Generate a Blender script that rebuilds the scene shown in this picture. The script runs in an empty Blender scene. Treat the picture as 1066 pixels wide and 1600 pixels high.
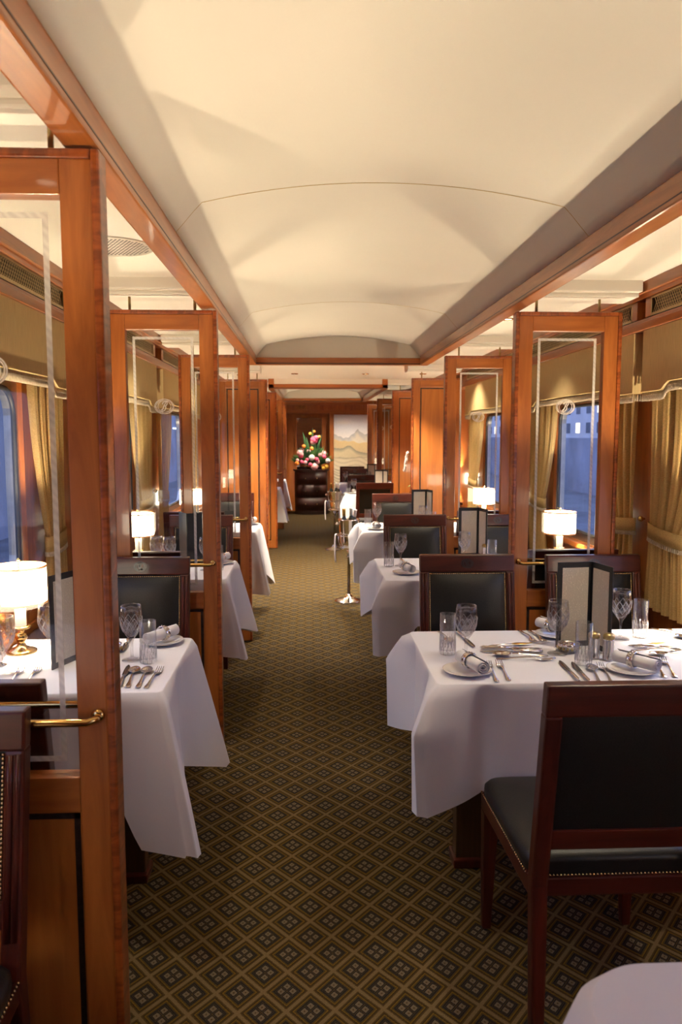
import bpy, bmesh, math, random
from mathutils import Vector, Matrix, Euler
random.seed(7)
PI = math.pi
S = bpy.context.scene
COL = S.collection

# ------------------------------------------------------------------ camera
F_PX, CAM_H = 1200.0, 1.5
YAW, PITCH = math.atan(51 / F_PX), math.atan(119 / F_PX)
cam_d = bpy.data.cameras.new('camera')
cam = bpy.data.objects.new('camera', cam_d)
COL.objects.link(cam)
cam.location = (0, 0, CAM_H)
cam.rotation_euler = (PI / 2 - PITCH, 0, -YAW)
cam_d.sensor_fit = 'VERTICAL'
cam_d.sensor_height = 36.0
cam_d.lens = 36.0 * F_PX / 1600.0
cam_d.clip_start, cam_d.clip_end = 0.05, 400
cam_d.dof.use_dof = True
cam_d.dof.focus_distance = 3.0
cam_d.dof.aperture_fstop = 5.6
S.camera = cam

# ------------------------------------------------------------------ exposure and renderer settings
S.view_settings.view_transform = 'Standard'
S.view_settings.look = 'None'
S.view_settings.gamma = 1
S.view_settings.use_curve_mapping = False
S.view_settings.exposure = 0.0
try:
    S.cycles.max_bounces = 9
    S.cycles.diffuse_bounces = 5
    S.cycles.glossy_bounces = 5
    S.cycles.transmission_bounces = 6
    S.cycles.transparent_max_bounces = 24
    S.cycles.caustics_reflective = False
    S.cycles.caustics_refractive = False
    S.cycles.sample_clamp_indirect = 6.0
except Exception:
    pass

# ------------------------------------------------------------------ dusk sky
WORLD_STRENGTH = 1.8
w = bpy.data.worlds.new('dusk_sky')
S.world = w
w.use_nodes = True
nt = w.node_tree
nt.nodes.clear()
wo = nt.nodes.new('ShaderNodeOutputWorld')
bg = nt.nodes.new('ShaderNodeBackground')
tc = nt.nodes.new('ShaderNodeTexCoord')
sx = nt.nodes.new('ShaderNodeSeparateXYZ')
rp = nt.nodes.new('ShaderNodeValToRGB')
nt.links.new(tc.outputs['Generated'], sx.inputs[0])
nt.links.new(sx.outputs['Z'], rp.inputs['Fac'])
rp.color_ramp.elements[0].position = 0.0
rp.color_ramp.elements[0].color = (0.30, 0.36, 0.62, 1)
rp.color_ramp.elements[1].position = 0.55
rp.color_ramp.elements[1].color = (0.75, 0.95, 1.9, 1)
nt.links.new(rp.outputs['Color'], bg.inputs['Color'])
bg.inputs['Strength'].default_value = WORLD_STRENGTH
nt.links.new(bg.outputs[0], wo.inputs[0])

LAMP_POWER = 68.0          # each table lamp
LAMP_COLOR = (1.0, 0.83, 0.58)
SHADE_GLOW = 13.0
DOWN_POWER = 150.0          # ceiling downlights

# ------------------------------------------------------------------ material helpers
def nodes_of(name):
    m = bpy.data.materials.new(name)
    m.use_nodes = True
    t = m.node_tree
    return m, t, t.nodes['Principled BSDF']

def setp(b, **k):
    for key, v in k.items():
        b.inputs[key.replace('_', ' ')].default_value = v

def mat(name, c, rough=0.5, metal=0.0, coat=0.0, var=0.12, scale=30.0, bump=0.0, spec=0.5, sheen=0.0):
    """a plain surface with a little procedural mottling"""
    m, t, b = nodes_of(name)
    co = t.nodes.new('ShaderNodeTexCoord')
    n = t.nodes.new('ShaderNodeTexNoise')
    n.inputs['Scale'].default_value = scale
    n.inputs['Detail'].default_value = 4
    t.links.new(co.outputs['Object'], n.inputs['Vector'])
    r = t.nodes.new('ShaderNodeValToRGB')
    r.color_ramp.elements[0].position, r.color_ramp.elements[1].position = 0.3, 0.7
    r.color_ramp.elements[0].color = (*[x * (1 - var) for x in c], 1)
    r.color_ramp.elements[1].color = (*[min(1, x * (1 + var)) for x in c], 1)
    t.links.new(n.outputs['Fac'], r.inputs['Fac'])
    t.links.new(r.outputs['Color'], b.inputs['Base Color'])
    setp(b, Roughness=rough, Metallic=metal)
    b.inputs['Coat Weight'].default_value = coat
    b.inputs['Coat Roughness'].default_value = 0.06
    b.inputs['Specular IOR Level'].default_value = spec
    if sheen:
        b.inputs['Sheen Weight'].default_value = sheen
    if bump:
        bp = t.nodes.new('ShaderNodeBump')
        bp.inputs['Strength'].default_value = bump
        bp.inputs['Distance'].default_value = 0.002
        t.links.new(n.outputs['Fac'], bp.inputs['Height'])
        t.links.new(bp.outputs['Normal'], b.inputs['Normal'])
    return m

def wood(name, c1, c2, axis='Z', scale=7.0, rough=0.32, coat=0.55, curl=0.0, diag=0.0, dist=1.6):
    m, t, b = nodes_of(name)
    co = t.nodes.new('ShaderNodeTexCoord')
    mp = t.nodes.new('ShaderNodeMapping')
    sc = [1.0, 1.0, 1.0]
    sc['XYZ'.index(axis)] = 0.10
    mp.inputs['Scale'].default_value = sc
    mp.inputs['Rotation'].default_value = (0, diag, 0)
    t.links.new(co.outputs['Object'], mp.inputs['Vector'])
    n = t.nodes.new('ShaderNodeTexNoise')
    n.inputs['Scale'].default_value = scale * 2.2
    n.inputs['Detail'].default_value = 7
    n.inputs['Roughness'].default_value = 0.62
    n.inputs['Distortion'].default_value = dist
    t.links.new(mp.outputs['Vector'], n.inputs['Vector'])
    r = t.nodes.new('ShaderNodeValToRGB')
    r.color_ramp.elements[0].position, r.color_ramp.elements[1].position = 0.28, 0.72
    r.color_ramp.elements[0].color = (*c1, 1)
    r.color_ramp.elements[1].color = (*c2, 1)
    t.links.new(n.outputs['Fac'], r.inputs['Fac'])
    out = r.outputs['Color']
    if curl:
        mp2 = t.nodes.new('ShaderNodeMapping')
        s2 = [1.0, 1.0, 1.0]
        s2['XYZ'.index(axis)] = 3.0
        mp2.inputs['Scale'].default_value = s2
        mp2.inputs['Rotation'].default_value = (0.35, 0.35, 0)
        t.links.new(co.outputs['Object'], mp2.inputs['Vector'])
        n2 = t.nodes.new('ShaderNodeTexNoise')
        n2.inputs['Scale'].default_value = 14
        n2.inputs['Detail'].default_value = 3
        n2.inputs['Distortion'].default_value = 0.8
        t.links.new(mp2.outputs['Vector'], n2.inputs['Vector'])
        mx = t.nodes.new('ShaderNodeMix')
        mx.data_type = 'RGBA'
        mx.blend_type = 'MULTIPLY'
        mx.inputs['Factor'].default_value = curl
        r2 = t.nodes.new('ShaderNodeValToRGB')
        r2.color_ramp.elements[0].position, r2.color_ramp.elements[1].position = 0.38, 0.6
        r2.color_ramp.elements[0].color = (0.35, 0.25, 0.2, 1)
        r2.color_ramp.elements[1].color = (1, 1, 1, 1)
        t.links.new(n2.outputs['Fac'], r2.inputs['Fac'])
        t.links.new(out, mx.inputs[6])
        t.links.new(r2.outputs['Color'], mx.inputs[7])
        out = mx.outputs[2]
    t.links.new(out, b.inputs['Base Color'])
    setp(b, Roughness=rough)
    b.inputs['Coat Weight'].default_value = coat
    b.inputs['Coat Roughness'].default_value = 0.07
    return m

def glow(name, c, s):
    m, t, b = nodes_of(name)
    setp(b, Roughness=0.6)
    b.inputs['Base Color'].default_value = (*c, 1)
    b.inputs['Emission Color'].default_value = (*c, 1)
    b.inputs['Emission Strength'].default_value = s
    n = t.nodes.new('ShaderNodeTexNoise')
    n.inputs['Scale'].default_value = 40
    r = t.nodes.new('ShaderNodeMapRange')
    r.inputs['To Min'].default_value, r.inputs['To Max'].default_value = s * 0.92, s * 1.08
    t.links.new(n.outputs['Fac'], r.inputs['Value'])
    t.links.new(r.outputs['Result'], b.inputs['Emission Strength'])
    return m

def glassy(name, tint=(1, 1, 1), refl=0.9, base=0.04, power=3.0, rough=0.02, refract=0.0):
    """clear glass: see-through, with reflections that rise towards the rim"""
    m = bpy.data.materials.new(name)
    m.use_nodes = True
    t = m.node_tree
    t.nodes.clear()
    o = t.nodes.new('ShaderNodeOutputMaterial')
    tr = t.nodes.new('ShaderNodeBsdfTransparent')
    tr.inputs['Color'].default_value = (*tint, 1)
    gl = t.nodes.new('ShaderNodeBsdfGlossy')
    gl.inputs['Roughness'].default_value = rough
    lw = t.nodes.new('ShaderNodeLayerWeight')
    lw.inputs['Blend'].default_value = 0.5
    pw = t.nodes.new('ShaderNodeMath'); pw.operation = 'POWER'
    pw.inputs[1].default_value = power
    t.links.new(lw.outputs['Facing'], pw.inputs[0])
    mr = t.nodes.new('ShaderNodeMapRange')
    mr.inputs['To Min'].default_value, mr.inputs['To Max'].default_value = base, refl
    t.links.new(pw.outputs[0], mr.inputs['Value'])
    mx = t.nodes.new('ShaderNodeMixShader')
    t.links.new(mr.outputs['Result'], mx.inputs[0])
    t.links.new(tr.outputs[0], mx.inputs[1])
    t.links.new(gl.outputs[0], mx.inputs[2])
    if refract:
        g2 = t.nodes.new('ShaderNodeBsdfGlass')
        g2.inputs['IOR'].default_value = 1.5
        g2.inputs['Roughness'].default_value = 0.0
        m2 = t.nodes.new('ShaderNodeMixShader')
        m2.inputs[0].default_value = refract
        t.links.new(mx.outputs[0], m2.inputs[1])
        t.links.new(g2.outputs[0], m2.inputs[2])
        t.links.new(m2.outputs[0], o.inputs[0])
    else:
        t.links.new(mx.outputs[0], o.inputs[0])
    return m

def fabric(name, c1, c2, trans=0.35, scale=(260, 260, 60), rough=0.9):
    """woven cloth that lets some light through"""
    m = bpy.data.materials.new(name)
    m.use_nodes = True
    t = m.node_tree
    t.nodes.clear()
    o = t.nodes.new('ShaderNodeOutputMaterial')
    co = t.nodes.new('ShaderNodeTexCoord')
    mp = t.nodes.new('ShaderNodeMapping')
    mp.inputs['Scale'].default_value = scale
    t.links.new(co.outputs['Object'], mp.inputs['Vector'])
    n = t.nodes.new('ShaderNodeTexNoise')
    n.inputs['Scale'].default_value = 1.0
    n.inputs['Detail'].default_value = 3
    t.links.new(mp.outputs['Vector'], n.inputs['Vector'])
    r = t.nodes.new('ShaderNodeValToRGB')
    r.color_ramp.elements[0].position, r.color_ramp.elements[1].position = 0.3, 0.7
    r.color_ramp.elements[0].color = (*c1, 1)
    r.color_ramp.elements[1].color = (*c2, 1)
    t.links.new(n.outputs['Fac'], r.inputs['Fac'])
    d = t.nodes.new('ShaderNodeBsdfDiffuse')
    tl = t.nodes.new('ShaderNodeBsdfTranslucent')
    t.links.new(r.outputs['Color'], d.inputs['Color'])
    t.links.new(r.outputs['Color'], tl.inputs['Color'])
    mx = t.nodes.new('ShaderNodeMixShader')
    mx.inputs[0].default_value = trans
    t.links.new(d.outputs[0], mx.inputs[1])
    t.links.new(tl.outputs[0], mx.inputs[2])
    t.links.new(mx.outputs[0], o.inputs[0])
    return m

def carpet_material():
    m, t, b = nodes_of('patterned_carpet')
    N, Lk = t.nodes, t.links
    def math_(op, a, bb=None, c=None):
        n = N.new('ShaderNodeMath'); n.operation = op
        for i, v in enumerate((a, bb, c)):
            if v is None:
                continue
            if isinstance(v, (int, float)):
                n.inputs[i].default_value = v
            else:
                Lk.new(v, n.inputs[i])
        return n.outputs[0]
    co = N.new('ShaderNodeTexCoord')
    # tuft jitter so that the edges of the pattern step like yarn
    wn = N.new('ShaderNodeTexNoise'); wn.inputs['Scale'].default_value = 420; wn.inputs['Detail'].default_value = 1
    Lk.new(co.outputs['Object'], wn.inputs['Vector'])
    sp = N.new('ShaderNodeSeparateXYZ'); Lk.new(co.outputs['Object'], sp.inputs[0])
    jit = math_('MULTIPLY', math_('SUBTRACT', wn.outputs['Fac'], 0.5), 0.035)
    W_, L_ = CARPET_W, CARPET_L
    u = math_('ADD', math_('DIVIDE', math_('ADD', sp.outputs['X'], CARPET_X0), W_), jit)
    v = math_('ADD', math_('DIVIDE', math_('ADD', sp.outputs['Y'], CARPET_Y0), L_), jit)
    fa = math_('FRACT', math_('ADD', math_('ADD', u, v), 100.0))
    fb = math_('FRACT', math_('ADD', math_('SUBTRACT', u, v), 100.0))
    da = math_('ABSOLUTE', math_('SUBTRACT', fa, 0.5))
    db = math_('ABSOLUTE', math_('SUBTRACT', fb, 0.5))
    mm = math_('MAXIMUM', da, db)
    ramp = N.new('ShaderNodeValToRGB'); ramp.color_ramp.interpolation = 'CONSTANT'
    cr = ramp.color_ramp
    dark, gold, navy, tan, grey, brown = (0.024, 0.015, 0.006), (0.105, 0.060, 0.007), (0.010, 0.010, 0.012), (0.125, 0.087, 0.038), (0.115, 0.088, 0.056), (0.050, 0.031, 0.010)
    stops = [(0.0, brown), (0.25, navy), (0.295, brown), (0.335, gold), (0.375, dark), (0.40, brown), (0.444, tan)]
    cr.elements[0].position, cr.elements[0].color = stops[0][0], (*stops[0][1], 1)
    cr.elements[1].position, cr.elements[1].color = stops[1][0], (*stops[1][1], 1)
    for p, c in stops[2:]:
        e = cr.elements.new(p); e.color = (*c, 1)
    Lk.new(mm, ramp.inputs['Fac'])
    s = math_('MAXIMUM', math_('ABSOLUTE', math_('SUBTRACT', da, 0.125)), math_('ABSOLUTE', math_('SUBTRACT', db, 0.125)))
    ramp2 = N.new('ShaderNodeValToRGB'); ramp2.color_ramp.interpolation = 'CONSTANT'
    c2 = ramp2.color_ramp
    c2.elements[0].position, c2.elements[0].color = 0.0, (*brown, 1)
    c2.elements[1].position, c2.elements[1].color = 0.022, (*grey, 1)
    e = c2.elements.new(0.082); e.color = (*navy, 1)
    e = c2.elements.new(0.112); e.color = (*brown, 1)
    Lk.new(s, ramp2.inputs['Fac'])
    inside = math_('LESS_THAN', mm, 0.245)
    mx = N.new('ShaderNodeMix'); mx.data_type = 'RGBA'
    Lk.new(inside, mx.inputs['Factor'])
    Lk.new(ramp.outputs['Color'], mx.inputs[6]); Lk.new(ramp2.outputs['Color'], mx.inputs[7])
    # yarn mottling
    nz = N.new('ShaderNodeTexNoise'); nz.inputs['Scale'].default_value = 260; nz.inputs['Detail'].default_value = 2
    Lk.new(co.outputs['Object'], nz.inputs['Vector'])
    mr = N.new('ShaderNodeMapRange'); mr.inputs['To Min'].default_value = 0.55; mr.inputs['To Max'].default_value = 1.4
    Lk.new(nz.outputs['Fac'], mr.inputs['Value'])
    mul = N.new('ShaderNodeMix'); mul.data_type = 'RGBA'; mul.blend_type = 'MULTIPLY'; mul.inputs['Factor'].default_value = 1
    Lk.new(mx.outputs[2], mul.inputs[6]); Lk.new(mr.outputs['Result'], mul.inputs[7])
    Lk.new(mul.outputs[2], b.inputs['Base Color'])
    bp = N.new('ShaderNodeBump'); bp.inputs['Strength'].default_value = 0.5; bp.inputs['Distance'].default_value = 0.004
    Lk.new(nz.outputs['Fac'], bp.inputs['Height']); Lk.new(bp.outputs['Normal'], b.inputs['Normal'])
    setp(b, Roughness=0.95)
    b.inputs['Specular IOR Level'].default_value = 0.1
    return m

CARPET_W, CARPET_L, CARPET_X0, CARPET_Y0 = 0.128, 0.150, 0.0, 0.0

def printed_page():
    """cream page with lines of small unreadable print"""
    m, t, b = nodes_of('printed_page')
    N, Lk = t.nodes, t.links
    co = N.new('ShaderNodeTexCoord'); sp = N.new('ShaderNodeSeparateXYZ')
    Lk.new(co.outputs['Object'], sp.inputs[0])
    w_ = N.new('ShaderNodeMath'); w_.operation = 'MULTIPLY'; w_.inputs[1].default_value = 235
    Lk.new(sp.outputs['Z'], w_.inputs[0])
    fr = N.new('ShaderNodeMath'); fr.operation = 'FRACT'; Lk.new(w_.outputs[0], fr.inputs[0])
    ln = N.new('ShaderNodeMath'); ln.operation = 'GREATER_THAN'; ln.inputs[1].default_value = 0.5; Lk.new(fr.outputs[0], ln.inputs[0])
    fl = N.new('ShaderNodeMath'); fl.operation = 'FLOOR'; Lk.new(w_.outputs[0], fl.inputs[0])
    cx = N.new('ShaderNodeCombineXYZ'); 
    mu = N.new('ShaderNodeMath'); mu.operation = 'MULTIPLY'; mu.inputs[1].default_value = 210; Lk.new(sp.outputs['X'], mu.inputs[0])
    Lk.new(mu.outputs[0], cx.inputs[0]); Lk.new(fl.outputs[0], cx.inputs[1])
    nz = N.new('ShaderNodeTexNoise'); nz.inputs['Scale'].default_value = 1.0; nz.inputs['Detail'].default_value = 2
    Lk.new(cx.outputs[0], nz.inputs['Vector'])
    g = N.new('ShaderNodeMath'); g.operation = 'GREATER_THAN'; g.inputs[1].default_value = 0.42; Lk.new(nz.outputs['Fac'], g.inputs[0])
    a = N.new('ShaderNodeMath'); a.operation = 'MULTIPLY'; Lk.new(ln.outputs[0], a.inputs[0]); Lk.new(g.outputs[0], a.inputs[1])
    a2 = N.new('ShaderNodeMath'); a2.operation = 'MULTIPLY'; a2.inputs[1].default_value = 0.45; Lk.new(a.outputs[0], a2.inputs[0])
    mx = N.new('ShaderNodeMix'); mx.data_type = 'RGBA'
    mx.inputs[6].default_value = (0.86, 0.80, 0.69, 1); mx.inputs[7].default_value = (0.22, 0.18, 0.14, 1)
    Lk.new(a2.outputs[0], mx.inputs['Factor']); Lk.new(mx.outputs[2], b.inputs['Base Color'])
    setp(b, Roughness=0.7)
    return m

CH1, CH2 = (0.27, 0.072, 0.014), (0.48, 0.155, 0.033)
M = {}
M['cherry_z'] = wood('cherry_upright', CH1, CH2, 'Z')
M['cherry_x'] = wood('cherry_crosswise', CH1, CH2, 'X')
M['cherry_y'] = wood('cherry_lengthwise', CH1, CH2, 'Y')
M['cherry_panel'] = wood('cherry_veneer', (0.34, 0.10, 0.018), (0.52, 0.18, 0.036), 'Z', scale=5, diag=0.7)
M['curl_z'] = wood('curly_cherry_upright', (0.25, 0.052, 0.010), (0.43, 0.108, 0.022), 'Z', curl=0.75)
M['curl_x'] = wood('curly_cherry_crosswise', (0.25, 0.052, 0.010), (0.43, 0.108, 0.022), 'X', curl=0.75)
M['mahogany'] = wood('dark_mahogany', (0.030, 0.0060, 0.0038), (0.088, 0.0165, 0.0085), 'Z', rough=0.36, coat=0.16)
M['mahogany_x'] = wood('dark_mahogany_crosswise', (0.030, 0.0060, 0.0038), (0.088, 0.0165, 0.0085), 'X', rough=0.36, coat=0.16)
for k_ in ('mahogany', 'mahogany_x'):
    M[k_].node_tree.nodes['Principled BSDF'].inputs['Specular IOR Level'].default_value = 0.28
M['chest'] = wood('chest_veneer', (0.020, 0.0045, 0.0035), (0.060, 0.012, 0.008), 'Z', scale=14, rough=0.5, coat=0.06)
M['table_leg'] = wood('brown_table_leg', (0.035, 0.018, 0.006), (0.075, 0.040, 0.013), 'Z', coat=0.15)
M['inlay'] = mat('ebony_inlay', (0.022, 0.012, 0.010), 0.35, coat=0.4, var=0.6, scale=90)
M['carved'] = mat('carved_dark_wood', (0.020, 0.007, 0.005), 0.4, coat=0.3)
M['leather'] = mat('black_leather', (0.0105, 0.0100, 0.0088), 0.40, var=0.25, scale=240, bump=0.25, spec=0.3)
M['brass'] = mat('polished_brass', (0.78, 0.52, 0.18), 0.16, 1.0, var=0.06)
M['dull_brass'] = mat('dull_brass', (0.42, 0.31, 0.14), 0.35, 1.0, var=0.1)
M['pale_brass'] = mat('pale_brass_grille', (0.62, 0.50, 0.28), 0.35, 1.0, var=0.08)
M['nail'] = mat('antique_brass_nails', (0.62, 0.45, 0.22), 0.25, 1.0, var=0.2)
M['silver'] = mat('polished_silver', (0.86, 0.83, 0.78), 0.12, 1.0, var=0.04)
M['steel'] = mat('dark_steel', (0.30, 0.28, 0.26), 0.25, 1.0)
M['linen'] = mat('white_linen', (0.76, 0.755, 0.80), 0.85, var=0.02, scale=500, bump=0.05, spec=0.2, sheen=0.1)
M['napkin'] = mat('white_napkin_cloth', (0.80, 0.79, 0.80), 0.9, var=0.04, scale=400, bump=0.15, spec=0.15)
M['china'] = mat('white_china', (0.82, 0.80, 0.76), 0.12, coat=0.5, var=0.02)
M['ceiling'] = mat('cream_ceiling', (0.80, 0.745, 0.64), 0.42, var=0.012, scale=3)
M['white_rib'] = M['ceiling']
M['curtain'] = fabric('gold_curtain', (0.50, 0.335, 0.125), (0.70, 0.49, 0.21), 0.40, (110, 110, 500))
M['pelmet'] = fabric('ribbed_gold_fabric', (0.50, 0.365, 0.175), (0.64, 0.475, 0.24), 0.0, (420, 420, 14))
M['fringe'] = fabric('cream_fringe', (0.50, 0.40, 0.26), (0.72, 0.60, 0.44), 0.3, (300, 300, 60))
M['cord'] = fabric('gold_cord', (0.55, 0.40, 0.18), (0.75, 0.58, 0.3), 0.2, (300, 300, 300))
M['crystal'] = glassy('cut_crystal', (0.99, 0.99, 0.99), 0.62, 0.025, 3.4, 0.02, 0.16)
M['crystal_thin'] = glassy('clear_crystal', (0.99, 0.99, 0.99), 0.60, 0.025, 3.4, 0.02, 0.06)
def cuts():
    m = bpy.data.materials.new('crystal_cuts')
    m.use_nodes = True
    t = m.node_tree; t.nodes.clear()
    o = t.nodes.new('ShaderNodeOutputMaterial'); tr = t.nodes.new('ShaderNodeBsdfTransparent'); d = t.nodes.new('ShaderNodeBsdfPrincipled')
    d.inputs['Base Color'].default_value = (0.92, 0.92, 0.95, 1); d.inputs['Roughness'].default_value = 0.12; d.inputs['Metallic'].default_value = 0.25
    n = t.nodes.new('ShaderNodeTexNoise'); n.inputs['Scale'].default_value = 120
    mr = t.nodes.new('ShaderNodeMapRange'); mr.inputs['To Min'].default_value = 0.25; mr.inputs['To Max'].default_value = 0.6
    t.links.new(n.outputs['Fac'], mr.inputs['Value'])
    mx = t.nodes.new('ShaderNodeMixShader')
    t.links.new(mr.outputs['Result'], mx.inputs[0]); t.links.new(tr.outputs[0], mx.inputs[1]); t.links.new(d.outputs[0], mx.inputs[2]); t.links.new(mx.outputs[0], o.inputs[0])
    return m
M['crystal_cut'] = cuts()
M['pane'] = glassy('screen_glass', (0.96, 0.965, 0.95), 0.9, 0.045, 5.0)
M['window_pane'] = glassy('window_glass', (0.90, 0.93, 0.96), 0.16, 0.04, 4.0)
M['etched'] = mat('etched_glass', (0.72, 0.66, 0.58), 0.7, var=0.25, scale=160)
def etched():
    m = bpy.data.materials.new('etched_band')
    m.use_nodes = True
    t = m.node_tree; t.nodes.clear()
    o = t.nodes.new('ShaderNodeOutputMaterial'); tr = t.nodes.new('ShaderNodeBsdfTransparent'); d = t.nodes.new('ShaderNodeBsdfPrincipled')
    d.inputs['Base Color'].default_value = (0.86, 0.82, 0.76, 1); d.inputs['Roughness'].default_value = 0.45
    co = t.nodes.new('ShaderNodeTexCoord'); wv = t.nodes.new('ShaderNodeTexWave'); wv.wave_type = 'BANDS'; wv.bands_direction = 'DIAGONAL'
    wv.inputs['Scale'].default_value = 30; wv.inputs['Distortion'].default_value = 3
    t.links.new(co.outputs['Object'], wv.inputs['Vector'])
    mr = t.nodes.new('ShaderNodeMapRange'); mr.inputs['To Min'].default_value = 0.42; mr.inputs['To Max'].default_value = 0.50
    t.links.new(wv.outputs['Fac'], mr.inputs['Value'])
    mx = t.nodes.new('ShaderNodeMixShader')
    t.links.new(mr.outputs['Result'], mx.inputs[0]); t.links.new(tr.outputs[0], mx.inputs[1]); t.links.new(d.outputs[0], mx.inputs[2]); t.links.new(mx.outputs[0], o.inputs[0])
    return m
M['etched_band'] = etched()
M['carpet'] = carpet_material()
M['page'] = printed_page()
M['folder'] = mat('black_menu_leather', (0.012, 0.014, 0.017), 0.4, var=0.3, scale=200, bump=0.2)
M['shade'] = glow('lit_cream_lampshade', (1.0, 0.86, 0.62), SHADE_GLOW)
M['shade_trim'] = glow('amber_shade_trim', (0.75, 0.30, 0.08), 0.35)
M['candle'] = glow('lit_opal_candle_tube', (1.0, 0.88, 0.68), 0.9)
M['bulb'] = glow('lit_bulb', (1.0, 0.86, 0.62), 9.0)
M['rubber'] = mat('black_rubber', (0.02, 0.02, 0.022), 0.5)
M['alu'] = mat('window_metal', (0.45, 0.43, 0.40), 0.35, 1.0)
M['dark'] = mat('dark_recess', (0.015, 0.012, 0.010), 0.8)
M['green'] = mat('leaf_green', (0.075, 0.19, 0.045), 0.5, var=0.4, scale=20)
M['dgreen'] = mat('dark_leaf', (0.025, 0.085, 0.028), 0.45, var=0.4, scale=20)
M['pink'] = mat('pink_petal', (0.72, 0.09, 0.19), 0.5, var=0.25)
M['palepink'] = mat('pale_pink_petal', (0.78, 0.40, 0.42), 0.5, var=0.2)
M['white_petal'] = mat('white_petal', (0.82, 0.78, 0.74), 0.5, var=0.06)
M['orange'] = mat('orange_petal', (0.80, 0.25, 0.03), 0.5, var=0.2)
M['yellow'] = mat('yellow_petal', (0.80, 0.50, 0.05), 0.5, var=0.2)
M['bottle_green'] = glassy('bottle_glass', (0.10, 0.16, 0.06), 0.9, 0.08, 3)
M['bottle_dark'] = mat('dark_bottle', (0.010, 0.014, 0.010), 0.08, coat=0.5)
M['foil_gold'] = mat('gold_foil', (0.80, 0.48, 0.12), 0.28, 1.0)
M['foil_white'] = mat('white_foil', (0.75, 0.74, 0.72), 0.4)
M['label'] = mat('paper_label', (0.72, 0.70, 0.66), 0.7)
M['blue'] = mat('blue_grey_cover', (0.030, 0.040, 0.075), 0.5)
M['mirror'] = mat('mirror', (0.82, 0.82, 0.80), 0.02, 1.0, var=0.01)
M['wall_paint'] = M['cherry_z']
M['asphalt'] = mat('station_ground', (0.05, 0.055, 0.07), 0.8, var=0.5, scale=0.8)
M['outside_wall'] = mat('station_wall', (0.20, 0.21, 0.26), 0.8, var=0.35, scale=0.6)
M['outside_pale'] = mat('pale_facade', (0.50, 0.50, 0.52), 0.8, var=0.15, scale=0.6)
M['lit_window'] = glow('lit_far_window', (1.0, 0.85, 0.6), 1.6)
M['tube_light'] = glow('platform_tube_light', (0.75, 0.85, 1.0), 3.0)

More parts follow.
